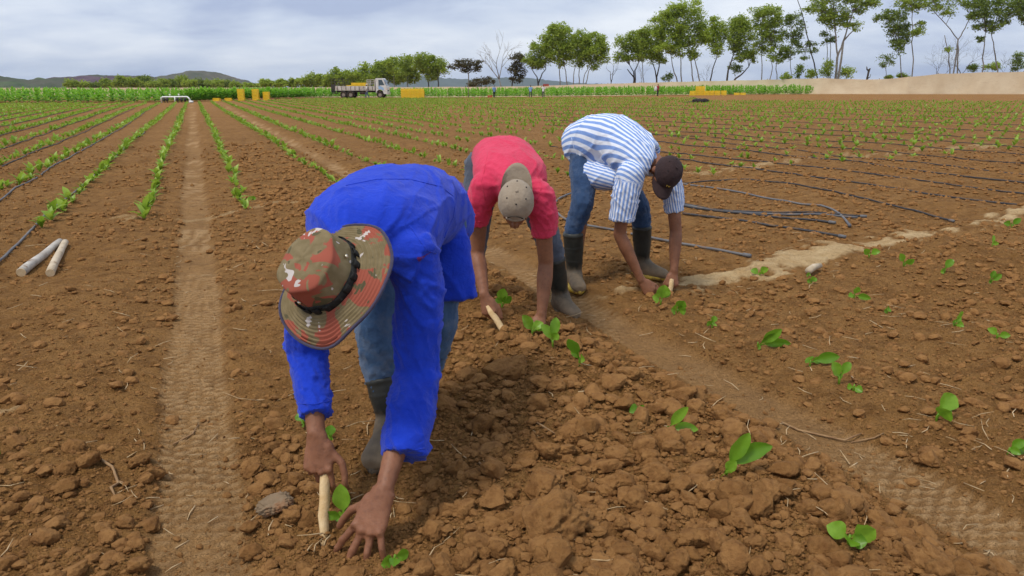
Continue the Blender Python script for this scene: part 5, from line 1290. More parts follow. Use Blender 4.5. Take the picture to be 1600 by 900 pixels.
def frame(t, side):
    t = t.normalized(); s = (side - t * side.dot(t)).normalized(); u = s.cross(t)
    if u.z < 0: u = -u
    return t, s, u
def loft(mb, st, side, n=28, bulge=2.0, shrink=(0, 0)):
    """torso: stations (point, half width, half depth) swept with a fixed sideways direction"""
    V = []; m = len(st); pts = [Vector(s[0]) for s in st]
    # Catmull-Rom refinement
    P = []; 
    for i in range(m - 1):
        for k in range(5):
            t = k / 5.; q = []
            for arr in (pts, [Vector((s[1], s[2], 0)) for s in st]):
                p0, p1, p2, p3 = arr[max(i - 1, 0)], arr[i], arr[i + 1], arr[min(i + 2, m - 1)]
                q.append(.5 * ((2 * p1) + (p2 - p0) * t + (2 * p0 - 5 * p1 + 4 * p2 - p3) * t * t + (3 * p1 - p0 - 3 * p2 + p3) * t ** 3))
            P.append(q)
    P.append([pts[-1], Vector((st[-1][1], st[-1][2], 0))])
    for i, (c, ab) in enumerate(P):
        t = P[min(i + 1, len(P) - 1)][0] - P[max(i - 1, 0)][0]; t, s, u = frame(t, side)
        a = max(.02, ab.x - shrink[0]); b = max(.02, ab.y - shrink[1])
        for k in range(n):
            an = 2 * math.pi * k / n; cx, sx = math.cos(an), math.sin(an); e = 2 / bulge
            V.append(c + s * (a * math.copysign(abs(cx) ** e, cx)) + u * (b * math.copysign(abs(sx) ** e, sx)))
    m = len(P)
    F = [(i * n + k, i * n + (k + 1) % n, (i + 1) * n + (k + 1) % n, (i + 1) * n + k) for i in range(m - 1) for k in range(n)] + [tuple(range(n - 1, -1, -1)), tuple(range((m - 1) * n, m * n))]
    mb.add(V, F)
def hand(mb, W, d, n, thumb_dir, curls, spreads, thumb, sc=1.0):
    """W wrist; d wrist to knuckles; n back of the hand; thumb_dir which side the thumb is on"""
    d = d.normalized(); n = (n - d * n.dot(d)).normalized(); s = d.cross(n)
    if s.dot(Vector(thumb_dir)) < 0: s = -s
    st = [(0, .029, .021), (.022, .031, .019), (.05, .038, .017), (.075, .042, .0155), (.094, .041, .012)]
    mb.tube([W + d * (x * sc) - n * .002 for x, a, b in st], [(a * sc, b * sc) for x, a, b in st], 14, side=s)
    mb.cap(W + d * .03 * sc + s * .024 * sc - n * .006 * sc, .019 * sc, W + d * .055 * sc + s * .033 * sc - n * .008 * sc, .015 * sc, 10)
    base = ((.090, .031), (.095, .0105), (.091, -.0105), (.082, -.030))
    lens = ((.044, .027, .021), (.048, .031, .022), (.044, .029, .021), (.035, .022, .019))
    for i in range(4):
        p = W + d * (base[i][0] * sc) + s * (base[i][1] * sc); a = math.radians(spreads[i]); f = d * math.cos(a) + s * math.sin(a); nn = n.copy(); r = (.0100, .0102, .0097, .0086)[i] * sc
        mb.ball(p + nn * .003 * sc, (f * r * 1.15, s * r * 1.05, nn * r * 1.05), 10, 6)
        p0 = p - f * .02 * sc
        for j in range(3):
            c = math.radians(curls[i][j]); f, nn = f * math.cos(c) - nn * math.sin(c), nn * math.cos(c) + f * math.sin(c)
            q = p + f * (lens[i][j] * sc); r1 = r * (.93 if j < 2 else .80)
            mb.cap(p0 if j == 0 else p, r, q, r1, 10); 
            if j < 2: mb.ball(q, (f * r * .98, s * r1 * 1.10, nn * r1 * 1.10), 8, 6)
            p0 = p = q; r = r1
    p = W + d * .045 * sc + s * .034 * sc - n * .008 * sc; r = .0118 * sc
    for j, (fd, fs, fn, L) in enumerate(thumb):
        f = (d * fd + s * fs + n * fn).normalized(); q = p + f * (L * sc); r1 = r * .90
        mb.cap(p, r, q, r1, 10); p = q; r = r1
def head(mb, C, up, fwd, neck):
    up = up.normalized(); f = (fwd - up * fwd.dot(up)).normalized(); r = f.cross(up)
    mb.ball(C + up * .025, (r * .074, f * .094, up * .088), 18, 12)
    mb.ball(C - up * .045 + f * .03, (r * .056, f * .062, up * .068), 16, 10)
    mb.ball(C - up * .085 + f * .062, (r * .026, f * .024, up * .020), 10, 6)
    mb.cap(C + f * .092 + up * .012, .009, C + f * .112 - up * .026, .014, 8)
    for s in (-1, 1):
        mb.ball(C + f * .105 - up * .030 + r * s * .012, (r * .010, f * .010, up * .008), 8, 5)
        mb.cap(C + f * .082 + up * .025 + r * s * .015, .010, C + f * .072 + up * .025 + r * s * .045, .009, 8)
        mb.ball(C + f * .062 - up * .018 + r * s * .045, (r * .018, f * .018, up * .016), 8, 6)
        mb.ball(C - f * .005 - up * .008 + r * s * .078, ((r * .012 * s - f * .006), f * .020, up * .031), 10, 8)
    for dz, k in ((-.056, 1.0), (-.066, 1.08)): mb.cap(C + f * .093 + up * dz - r * .018, .0065 * k, C + f * .093 + up * dz + r * .018, .0065 * k, 8)
    mb.cap(C - up * .045 - f * .028, .054, neck, .060, 14)
def fnoise(v): return mnoise.noise(Vector(v))
def wrinkle(V, N, segs, amp, seed=0.):
    """folds: long along the body of the cloth, tighter across; segs = (a, b, radius, along, across, amp)"""
    out = V.copy(); best = np.full(len(V), 1e9); who = np.zeros(len(V), int); tt = np.zeros(len(V))
    for i, sg in enumerate(segs):
        a = np.array(sg[0]); b = np.array(sg[1]); ab = b - a; t = np.clip(((V - a) @ ab) / (ab @ ab), 0, 1); dd = np.linalg.norm(V - a - t[:, None] * ab, axis=1) / sg[2]
        m = dd < best; best[m] = dd[m]; who[m] = i; tt[m] = t[m]
    frames = []
    for sg in segs:
        t_ = (Vector(sg[1]) - Vector(sg[0])).normalized(); o1 = t_.cross(Vector((.3, -1, .2))).normalized(); frames.append((o1, t_.cross(o1)))
    for i in range(len(V)):
        sg = segs[who[i]]; ab = (Vector(sg[1]) - Vector(sg[0])); L = ab.length; t = ab / L; p = Vector(V[i]) - Vector(sg[0]); al = p.dot(t); q = p - t * al
        ang = q
        fr = frames[who[i]]; ph = math.atan2(q.dot(fr[0]), q.dot(fr[1])); R_ = sg[2]; cx, cy = math.cos(ph), math.sin(ph)
        if sg[3] > 12:      # sleeves and lower legs: slanting ring folds
            x = al * sg[3] * 1.1 + 1.1 * cy + .8 * cx; w1 = fnoise((x + seed, cx * .8 + who[i] * 3, cy * .8)); w2 = fnoise((x * 1.9 + 4, cx * 1.6, cy * 1.6 + seed))
        else:               # long folds drawn along the cloth
            x = al * sg[3]; w1 = fnoise((x + seed, cx * R_ * sg[4] * 1.5 + al * 4, cy * R_ * sg[4] * 1.5)); w2 = fnoise((x * 2.2 + 5, cx * R_ * sg[4] * 3.2, cy * R_ * sg[4] * 3.2 + al * 6))
        f = max(0., 1 - abs(w1) / .20) ** 1.6 * .75 + max(0., 1 - abs(w2) / .16) ** 1.6 * .40 + .8 * fnoise((p.x * 6 + seed, p.y * 6, p.z * 6)) - .25
        out[i] = V[i] + N[i] * (amp * sg[5] * f)
    return out
def boot(root, org, ank, top, toe, r_top, sole='sole_dark', label=None):
    """ank: point on the ground below the ankle; top: centre of the shaft's rim; toe: horizontal direction"""
    toe = Vector((toe[0], toe[1], 0)).normalized(); rt = Vector((-toe.y, toe.x, 0)); up = Vector((0, 0, 1)); A = Vector(ank); T = Vector(top)
    mb = MB(); a = A + up * .10
    st = [T + (T - a).normalized() * .0, T.lerp(a, .12), T.lerp(a, .5), T.lerp(a, .8), a, A + up * .055 - toe * .012]
    mb.tube(st, [r_top, r_top * .99, r_top * .93, r_top * .80, r_top * .74, .048], 20, side=rt)
    mb.tube([A - toe * .075 + up * .045, A - toe * .05 + up * .05, A + up * .060, A + toe * .06 + up * .058, A + toe * .12 + up * .048, A + toe * .175 + up * .042, A + toe * .205 + up * .036],
            [(.030, .035), (.042, .046), (.046, .062), (.047, .056), (.052, .045), (.050, .036), (.030, .022)], 18, side=rt)
    mb.cap(A + up * .1 - toe * .005, .058, A + toe * .05 + up * .065, .052, 12)
    V, N, F = remesh(mb, .0075, 5)
    # moulded rings on the shaft and a crease at the ankle
    ax = (T - a).normalized()
    for i in range(len(V)):
        h = (Vector(V[i]) - a).dot(ax)
        if h > .0:
            L = (T - a).length; ring = max(0, 1 - abs(h - L * .93) / .012) * .0045 + max(0, 1 - abs(h - L * .62) / .006) * .0025 + max(0, 1 - abs(h - L * .30) / .006) * .0025
            V[i] = V[i] + N[i] * (ring + .003 * fnoise((V[i][0] * 20, V[i][1] * 20, V[i][2] * 14)))
    o = link('boot', add_mesh('boot', V - np.array(A), F, M['boot']), root, A - org)
    if label: o['label'] = label
    mb = MB(); n = 24; ring = []
    for k in range(n):
        an = 2 * math.pi * k / n; l = math.cos(an); wdt = math.sin(an); x = .065 + .142 * l; wd = (.040 + .014 * max(0, min(1, (x + .02) / .14))) * (1 if x < .15 else max(.35, 1 - (x - .15) / .09)); ring.append(toe * x + rt * (wdt * wd * 1.08))
    mb.add([v + up * .0 for v in ring] + [v * 1.02 + up * .024 for v in ring], [tuple(range(n - 1, -1, -1)), tuple(range(n, 2 * n))] + [(k, (k + 1) % n, (k + 1) % n + n, k + n) for k in range(n)])
    link('sole', mb.mesh('sole', M[sole]), o)
    return o
def head_matrix(C, up, fwd, org):
    up = up.normalized(); f = (fwd - up * fwd.dot(up)).normalized(); r = f.cross(up)
    m = Matrix((( r.x, f.x, up.x, C.x - org.x), (r.y, f.y, up.y, C.y - org.y), (r.z, f.z, up.z, C.z - org.z), (0, 0, 0, 1))); return m
def dome(mb, rx, ry, hz, z0, n=36, m=9, seam=.0025, cut=None):
    V = []; 
    for i in range(m):
        ph = (math.pi / 2) * i / (m - 1) * .985
        for k in range(n):
            an = 2 * math.pi * k / n; s = seam * max(0, 1 - abs(((an / (2 * math.pi) * 6 + .5) % 1) - .5) / .08) * math.cos(ph)
            c = math.cos(ph) ** .82
            V.append((math.cos(an) * (rx * c - s), math.sin(an) * (ry * c - s), z0 + hz * math.sin(ph) ** .95))
    F = [(i * n + k, i * n + (k + 1) % n, (i + 1) * n + (k + 1) % n, (i + 1) * n + k) for i in range(m - 1) for k in range(n)] + [tuple(range((m - 1) * n, m * n))]
    mb.add(V, F)
def bill(mb, sgn, z0, ry, L=.075, w=.078, thick=.004, droop=.028, tilt=-.016):
    n, m = 15, 6; V = []
    for top in (1, 0):
        for i in range(m):
            t = i / (m - 1)
            for k in range(n):
                a = math.pi * (k / (n - 1) - .5) * .94; x = math.sin(a) * w * (1 - .10 * t); y0 = ry * math.cos(math.asin(min(1, abs(x) / .082)) * .9); y = y0 * (.97) + L * t * math.cos(a) ** .55
                V.append((x, sgn * y, z0 - droop * (x / w) ** 2 + tilt * t + top * thick))
    q = n * m
    F = [(i * n + k, i * n + k + 1, (i + 1) * n + k + 1, (i + 1) * n + k) for i in range(m - 1) for k in range(n - 1)]
    F += [tuple(j + q for j in f[::-1]) for f in F[:]]
    rim = [(m - 1) * n + k for k in range(n)]; F += [(rim[k], rim[k + 1], rim[k + 1] + q, rim[k] + q) for k in range(n - 1)]
    for side in (0, n - 1): F += [(i * n + side, (i + 1) * n + side, (i + 1) * n + side + q, i * n + side + q) for i in range(m - 1)]
    mb.add(V, F)
def cap_hat(root, C, up, fwd, org, mat, backwards=False, emblem=False):
    Mx = head_matrix(C, up, fwd, org); mb = MB(); dome(mb, .088, .106, .105, .018); o = link('cap', mb.mesh('cap', M[mat]), root, mat4=Mx)
    s = -1 if backwards else 1
    mb = MB(); bill(mb, s, .022, .104, *((.085, .082, .004, .020, .045) if backwards else ())); link('bill', mb.mesh('bill', M[mat]), o)
    mb = MB(); mb.ball((0, 0, .124), ((.008, 0, 0), (0, .008, 0), (0, 0, .005)), 10, 6); link('button', mb.mesh('button', M[mat]), o)
    for k in range(6):
        a = math.pi / 3 * k + math.pi / 6; c = math.cos(1.02) ** .82; z = .018 + .105 * math.sin(1.02) ** .95
        mb = MB(); mb.ball((math.cos(a) * .088 * c, math.sin(a) * .106 * c, z), ((.004, 0, 0), (0, .004, 0), (0, 0, .004)), 8, 5); link('eyelet', mb.mesh('eyelet', M['band']), o)
    if backwards:   # arched opening with strap over the forehead
        mb = MB(); n = 12; V = []
        for k in range(n):
            a = math.pi * k / (n - 1); x = .040 * math.cos(a); z = .024 + .036 * math.sin(a); 
            phz = math.asin(max(0, min(.99, (z - .018) / .105)) ** (1 / .95)); cc = math.cos(phz) ** .82; yy = .106 * cc * math.sqrt(max(0, 1 - (x / (.088 * cc)) ** 2))
            V += [(x, yy - .01, z), (x * 1.02, yy + .003, z)]
        V += [(x, .098, .024) for x in ()]
        f = [tuple(range(1, 2 * n, 2))]; mb.add(V, f); link('opening', mb.mesh('opening', M['hair']), o)
        mb = MB(); mb.tube([(-.045, .093, .024), (-.02, .103, .022), (0, .1065, .022), (.02, .103, .022), (.045, .093, .024)], [(.003, .009)] * 5, 6, side=(0, 1, 0)); link('strap', mb.mesh('strap', M[mat]), o)
    if emblem:
        mb = MB()
        for pts in (((-.016, .046), (-.013, .060)), ((-.013, .060), (-.008, .048)), ((-.008, .048), (-.003, .060)), ((.003, .047), (.006, .060)), ((.006, .060), (.011, .060)), ((.004, .053), (.009, .053))):
            mb.tube([(x, .106 * math.cos(math.asin(min(.99, abs(x) / .088))) * math.cos(math.asin((z - .018) / .105)) ** .82 + .0015, z) for x, z in pts], .0018, 5)
        link('emblem', mb.mesh('emblem', M['sole_yellow']), o)
    return o
def bucket_hat(root, C, up, fwd, org):
    Mx = head_matrix(C, up, fwd, org); n = 96
    def rev(prof, wob=None, thick=0):
        V = []; m = len(prof)
        for i, (r, z) in enumerate(prof):
            for k in range(n):
                a = 2 * math.pi * k / n; dr, dz = wob(a, i / (m - 1)) if wob else (0, 0); V.append(((r + dr) * math.cos(a) * .96, (r + dr) * math.sin(a) * 1.05, z + dz))
        return V, [(i * n + k, i * n + (k + 1) % n, (i + 1) * n + (k + 1) % n, (i + 1) * n + k) for i in range(m - 1) for k in range(n)]
    def soft(a, t): return (.0030 * math.sin(3 * a + 1) + .002 * math.sin(7 * a), .0035 * math.sin(2 * a + .4) * (1 - t) + .0015 * math.sin(5 * a))
    prof = [(.102, .010), (.101, .030), (.098, .055), (.094, .082), (.0925, .096), (.093, .100), (.0915, .104), (.087, .107), (.074, .112), (.050, .116), (.025, .117), (.004, .117)]
    mb = MB(); mb.add(*rev(prof, soft)); mb.F.append(tuple(range((len(prof) - 1) * n, len(prof) * n))); hat = link('hat', mb.mesh('hat', M['camo']), root, mat4=Mx)
    hat['label'] = 'wide brimmed camouflage hat with a black band'
    def wave(a, t): return (.006 * t * math.sin(2 * a + 1.1) + .003 * t * math.sin(5 * a), t * (.008 * math.sin(2 * a + 2.4) + .006 * math.sin(3 * a + .3) + .003 * math.sin(7 * a)))
    bp = []
    for i in range(41):
        t = i / 40; bp.append((.100 + .082 * t, .014 - .038 * t ** 1.15 + .0022 * math.sin(t * 2 * math.pi * 9)))
    bp += [(.182, -.0265), (.14, -.008), (.100, .008)]
    V, F = rev(bp, lambda a, t: wave(a, min(1, t * 43 / 40) if t * 43 <= 40 else max(0, (43 - t * 43) / 3))); mb = MB(); mb.add(V, F); link('brim', mb.mesh('brim', M['camo']), hat)
    mb = MB(); pts = []
    for k in range(n + 1):
        a = 2 * math.pi * k / n; dr, dz = wave(a, 1); pts.append(((.1825 + dr) * math.cos(a) * .96, (.1825 + dr) * math.sin(a) * 1.05, -.0245 + dz))
    mb.tube(pts, [.0042 + .0006 * (k % 2) for k in range(n + 1)], 8); link('binding', mb.mesh('binding', M['trim']), hat)
    bandp = [(.1025, .012), (.1052, .014), (.1050, .024), (.1036, .034), (.1005, .035)]
    mb = MB(); mb.add(*rev(bandp, soft))
    link('band', mb.mesh('band', M['band']), hat)
    for k in range(18):
        a = 2 * math.pi * k / 18 + .1; r = .1045; mb = MB(); c = Vector((math.cos(a) * r * .96, math.sin(a) * r * 1.05, .024)); tn = Vector((-math.sin(a), math.cos(a), 0)); ro = Vector((math.cos(a), math.sin(a), 0))
        mb.tube([c - tn * .011, c - tn * .006 + ro * .0045, c + tn * .006 + ro * .0045, c + tn * .011], [(.0125, .0018)] * 4, 6, side=(0, 0, 1)); link('band_loop', mb.mesh('band_loop', M['band']), hat)
    for a in (1.15, -1.6, 3.3):
        c = Vector((math.cos(a) * .0985 * .96, math.sin(a) * .0985 * 1.05, .058)); ro = Vector((math.cos(a), math.sin(a), .12)); mb = MB(); mb.tube([c - ro * .002, c + ro * .003], .0055, 10); mb.tube([c + ro * .003, c + ro * .0035], .0025, 8); link('eyelet', mb.mesh('eyelet', M['brass']), hat)
    return hat
def sc_(p, q, k): return p.lerp(q, k)

def build_man(S):
    J = {k: Pp(*v) for k, v in S['J'].items()}
    for k in ('ankR', 'ankL'):
        p = J[k]; p.z = gz(p.x, p.y) - .006
    base = (J['ankR'] + J['ankL']) / 2; org = Vector((base.x, base.y, min(J['ankR'].z, J['ankL'].z)))
    st = [(Pp(*p), a, b) for p, a, b in S['torso']]
    side = J['shL'] - J['shR']; side = Vector((side.x, side.y, side.z * .5))
    if S.get('side'): side = Vector(S['side'])
    # --- skin: one continuous body
    mb = MB(); loft(mb, st, side, 20, 2.0, (.032, .035))
    head(mb, J['head'], Vector(S['up']), Vector(S['fwd']), J['neck'])
    for s in 'RL':
        sh, el, wr = J['sh' + s], J['el' + s], J['wr' + s]
        mb.cap(sh, .046, sh.lerp(el, .5), .045, 14); mb.cap(sh.lerp(el, .5), .045, el, .040, 14)
        ax = (wr - el); m1 = el.lerp(wr, .28); mb.tube([el, m1, el.lerp(wr, .65), el.lerp(wr, .9), wr], [.040, .043, .034, .028, (.030, .023)], 14)
        mb.ball(el, (Vector((.040, 0, 0)), Vector((0, .040, 0)), Vector((0, 0, .040))), 12, 8)
        h = S['hand' + s]; K_ = Pp(*h['kn'])
        hand(mb, wr, K_ - wr, Vector(h['n']), h['thumb_side'], h['curl'], h['spread'], h['thumb'], h.get('sc', 1.))
        mb.ball(wr, (Vector((.030, 0, 0)), Vector((0, .024, 0)), Vector((0, 0, .026))), 12, 8)
        hp, kn = J['hip' + s], J['knee' + s]; an = J['ank' + s] + Vector((0, 0, .1))
        mb.cap(hp, .075, kn, .052, 12); mb.cap(kn, .052, an, .038, 12)
    mb.cap(J['hipR'], .09, J['hipL'], .09, 12)
    mb.cap(st[1][0], .09, J['hipR'].lerp(J['hipL'], .5), .09, 12)
    V, N, F = remesh(mb, S['voxel'], 3)
    for i in range(len(V)):                         # veins, tendons, skin folds
        V[i] = V[i] + N[i] * .0012 * fnoise((V[i][0] * 70, V[i][1] * 70, V[i][2] * 40))
    root = link('person', add_mesh('person', V - np.array(org), F, M['skin']), None, org); tag(root, S['label'], 'person')
    # --- trousers
    mb = MB(); kk = S.get('thigh', 1.)
    for s in 'RL':
        hp, kn = J['hip' + s], J['knee' + s]; an = J['ank' + s] + Vector((0, 0, .12)); top = Pp(*S['boot' + s][0]); below = top + (an - top).normalized() * .06
        mb.tube([hp, hp.lerp(kn, .4), hp.lerp(kn, .8), kn, kn.lerp(top, .45), top, below], [.105 * kk, .096 * kk, .080 * kk, .076 * kk, .071 * kk, .062 * kk, .056 * kk], 16, round_ends=True)
    mb.cap(J['hipR'], .115 * kk, J['hipL'], .115 * kk, 16); mb.cap(st[1][0], .105, J['hipR'].lerp(J['hipL'], .5), .11, 14)
    V, N, F = remesh(mb, .0115, 4)
    sg = []
    for s in 'RL': sg += [(J['hip' + s], J['knee' + s], .1, 9, 14, 1.0), (J['knee' + s], Pp(*S['boot' + s][0]), .08, 22, 9, 1.15)]
    V = wrinkle(V, N, sg, .0085, 3.)
    link('trousers', add_mesh('trousers', V - np.array(org), F, M[S['trousers']]), root)
    for s in 'RL': top, toe, rt = S['boot' + s]; boot(root, org, J['ank' + s], Pp(*top), toe, rt, S['sole'])
    # --- shirt
    mb = MB(); loft(mb, st, side, 30, 2.25); segs = [(st[0][0], st[-2][0], .2, 2.6, 5.5, .8)]
    for s in 'RL':
        pts = [Pp(*p[0]) for p in S['sleeve' + s]]; rr = [p[1] for p in S['sleeve' + s]]
        mb.tube(pts, rr, 18, round_ends=False); mb.ball(pts[0], (Vector((rr[0], 0, 0)), Vector((0, rr[0], 0)), Vector((0, 0, rr[0]))), 14, 8)
        for a, b in zip(pts[:-1], pts[1:]): segs.append((a, b, rr[0], 13, 8, .8))
    for kind, pts, rr, sdv in S.get('extra', ()): mb.tube([Pp(*p) for p in pts], rr, 18, side=sdv)
    V, N, F = remesh(mb, S.get('svox', .0092), S.get('ssm', 5))
    Vw = wrinkle(V, N, segs, S['wr'], 11.)
    att = None
    if S['shirt'] == 'stripe':
        arr = np.zeros(len(V)); best = np.full(len(V), 1e9)
        t0, s0, u0 = frame(st[-2][0] - st[0][0], side); o0 = st[0][0]
        lat = (V - np.array(o0)) @ np.array(s0); upv = (V - np.array(o0)) @ np.array(u0) + .05
        arr = np.arctan2(lat, np.maximum(upv, -.2) + .10) * .20 + lat * .25
        for s in 'RL':
            pts = [Pp(*p[0]) for p in S['sleeve' + s]]; a, b = np.array(pts[0]), np.array(pts[-1]); ab = b - a; L = np.linalg.norm(ab); t = ((V - a) @ ab) / L / L; dd = np.linalg.norm(V - a - np.clip(t, 0, 1)[:, None] * ab, axis=1)
            m = (t > .12) & (dd < .115); tx, sx, ux = frame(Vector(ab), Vector((0, -1, .2))); arr[m] = np.arctan2((V - a)[m] @ np.array(sx), (V - a)[m] @ np.array(ux)) * .085
        att = {'stripe': arr + 5}
    sh = link('shirt', add_mesh('shirt', Vw - np.array(org), F, M[S['shirt']], True, att), root)
    if S['shirt'] == 'stripe': sh['label'] = 'short sleeved shirt with blue and white stripes'
    return root, J, org
from mathutils.bvhtree import BVHTree
def surface(root, org):
    me = [c for c in root.children if c.name.startswith('shirt')][0].data
    return BVHTree.FromPolygons([v.co + org for v in me.vertices], [tuple(p.vertices) for p in me.polygons])
def seam(root, org, bvh, pts, r, mat, name='seam'):
    """a stitched seam: points of the cloth surface joined by a thin ridge"""
    C = Vector((0, 0, H)); out = []
    for (ax, ay), (bx, by) in zip(pts[:-1], pts[1:]):
        m = max(2, int(math.hypot(bx - ax, by - ay) / 6))
        for k in range(m + (bx == pts[-1][0] and by == pts[-1][1])):
            t = k / m; hit = bvh.ray_cast(C, (Pp(ax + (bx - ax) * t, ay + (by - ay) * t, 2.) - C).normalized())
            if hit[0] is not None and (not out or (hit[0] - out[-1]).length < .08): out.append(hit[0] + hit[1] * r * .25)
    if len(out) > 2: mb = MB(); mb.tube(out, r, 6); link(name, mb.mesh(name, M[mat], True, org), [c for c in root.children if c.name.startswith('shirt')][0])
def patch(root, org, bvh, quad, mat, name, off=.002):
    C = Vector((0, 0, H)); n = 5; V = []
    for i in range(n + 1):
        for j in range(n + 1):
            u, v = i / n, j / n; a = [quad[0][k] * (1 - u) + quad[1][k] * u for k in (0, 1)]; b = [quad[3][k] * (1 - u) + quad[2][k] * u for k in (0, 1)]
            jit = (rnd.uniform(-1.2, 1.2), rnd.uniform(-1.2, 1.2)) if 0 in (i % n, j % n) else (0, 0)
            hit = bvh.ray_cast(C, (Pp(a[0] * (1 - v) + b[0] * v + jit[0], a[1] * (1 - v) + b[1] * v + jit[1], 2.) - C).normalized())
            if hit[0] is None: return
            V.append(hit[0] + hit[1] * off)
    F = [(i * (n + 1) + j, (i + 1) * (n + 1) + j, (i + 1) * (n + 1) + j + 1, i * (n + 1) + j + 1) for i in range(n) for j in range(n)]
    link(name, add_mesh(name, np.array(V) - np.array(org), F, M[mat]), [c for c in root.children if c.name.startswith('shirt')][0])

BLUE = dict(label='person in blue long sleeved shirt and camouflage hat bending nearest the camera', voxel=.0052,
    J=dict(hipR=(612, 350, 2.52), hipL=(682, 345, 2.54), kneeR=(588, 515, 2.30), kneeL=(684, 505, 2.46), ankR=(612, 690, 2.23), ankL=(655, 670, 2.56), neck=(556, 400, 1.96), shR=(492, 408, 1.97), shL=(652, 402, 2.0),
           elR=(479, 548, 2.02), wrR=(495, 680, 1.86), elL=(652, 585, 1.97), wrL=(600, 766, 1.70), head=(523, 440, 1.80)),
    torso=[((682, 352, 2.68), .16, .125), ((664, 328, 2.54), .168, .142), ((628, 326, 2.30), .188, .152), ((576, 362, 2.06), .205, .140), ((556, 396, 1.95), .10, .09), ((550, 410, 1.90), .075, .07)],
    side=(1, .18, -.05), up=(-.42, -.62, .62), fwd=(.05, -.55, -.8), trousers='denim', sole='sole_dark',
    bootR=((597, 588, 2.27), (-.18, -1), .062), bootL=((668, 575, 2.50), (-.05, -1), .062),
    sleeveR=[((505, 398, 2.0), .082), ((484, 450, 1.99), .078), ((479, 548, 2.01), .064), ((489, 615, 1.94), .057), ((493, 652, 1.89), .052)],
    sleeveL=[((640, 398, 2.0), .088), ((654, 450, 2.0), .080), ((652, 582, 1.97), .073), ((642, 640, 1.88), .076), ((634, 690, 1.81), .074), ((631, 714, 1.78), .068)],
    extra=[('flap', [(700, 318, 2.56), (706, 370, 2.48), (712, 420, 2.44), (716, 468, 2.42)], [(.055, .05), (.062, .045), (.070, .040), (.078, .030)], (1, .25, 0)),
           ('flap', [(690, 330, 2.66), (706, 400, 2.60), (712, 450, 2.56)], [(.05, .05), (.06, .04), (.06, .03)], (1, .25, 0)),
           ('hem', [(640, 360, 2.50), (650, 420, 2.44), (655, 455, 2.42)], [(.12, .06), (.12, .05), (.11, .035)], (1, .1, 0))],
    handR=dict(kn=(497, 742, 1.825), n=(-.15, -.92, .30), thumb_side=(1, 0, 0), curl=[(20, 16, 10), (34, 48, 30), (46, 62, 36), (54, 68, 36)], spread=(0, -2, -4, -8), thumb=((.70, .62, -.10, .042), (.95, .15, -.10, .034), (.99, -.08, -.1, .026)), sc=1.14),
    handL=dict(kn=(566, 846, 1.637), n=(-.15, -.60, .75), thumb_side=(-1, 0, .1), curl=[(12, 14, 10), (10, 12, 10), (12, 14, 10), (16, 16, 12)], spread=(24, 8, -9, -25), thumb=((.55, .75, -.35, .042), (.75, .50, -.45, .032), (.85, .35, -.4, .026)), sc=1.27),
    shirt='blue_shirt', wr=.013, svox=.0075, ssm=6)
root, J, org = build_man(BLUE)
bucket_hat(root, J['head'] + Vector(BLUE['up']).normalized() * .018, Vector(BLUE['up']), Vector(BLUE['fwd']), org)
sb = surface(root, org)
for pts in (((714, 300), (708, 340), (696, 365), (688, 400), (683, 440), (681, 462)), ((640, 352), (655, 375), (668, 392), (688, 398)), ((688, 398), (684, 430), (672, 470), (640, 500), (618, 505)), ((684, 466), (712, 464), (742, 455)), ((466, 630), (490, 632), (516, 626)), ((604, 700), (636, 706), (664, 700)), ((540, 290), (590, 280), (640, 280), (690, 292), (712, 310))): seam(root, org, sb, pts, .0016, 'blue_shirt')
patch(root, org, sb, ((650, 404), (664, 399), (672, 393), (656, 408)), 'purple', 'tear')
# purple undershirt showing at the waist, and a torn patch at the armhole
mb = MB(); mb.tube([Pp(*p) for p in ((716, 290, 2.70), (722, 320, 2.66), (724, 350, 2.62), (722, 372, 2.60))], [(.02, .03), (.034, .05), (.034, .05), (.02, .03)], 12, side=(1, .2, 0)); link('undershirt', mb.mesh('undershirt', M['purple'], True, org), root)
def stick(a, b, r0, r1, label, flat=1., seed=0):
    A, B = Vector(a), Vector(b); R = random.Random(seed); n = 8; pts = [Vector((0, 0, 0)).lerp(B - A, i / (n - 1)) + Vector((R.uniform(-1, 1), R.uniform(-1, 1), 0)) * .0025 for i in range(n)]
    prof = [r0 * .75, r0, r0, r0 * 1.02, r0, r0 * .9, r0 * .65, r1]; mb = MB(); mb.tube(pts, [(r, r * flat) for r in prof], 10); tag(link('planting_stick', mb.mesh('planting_stick', M['stick']), None, A), label, 'stick', 'planting sticks of the three men')
stick(Pp(508, 722, 1.85), Pp(505, 870, 1.712), .0165, .004, 'pointed pale stick in the right hand of the man in blue', .8, 1)

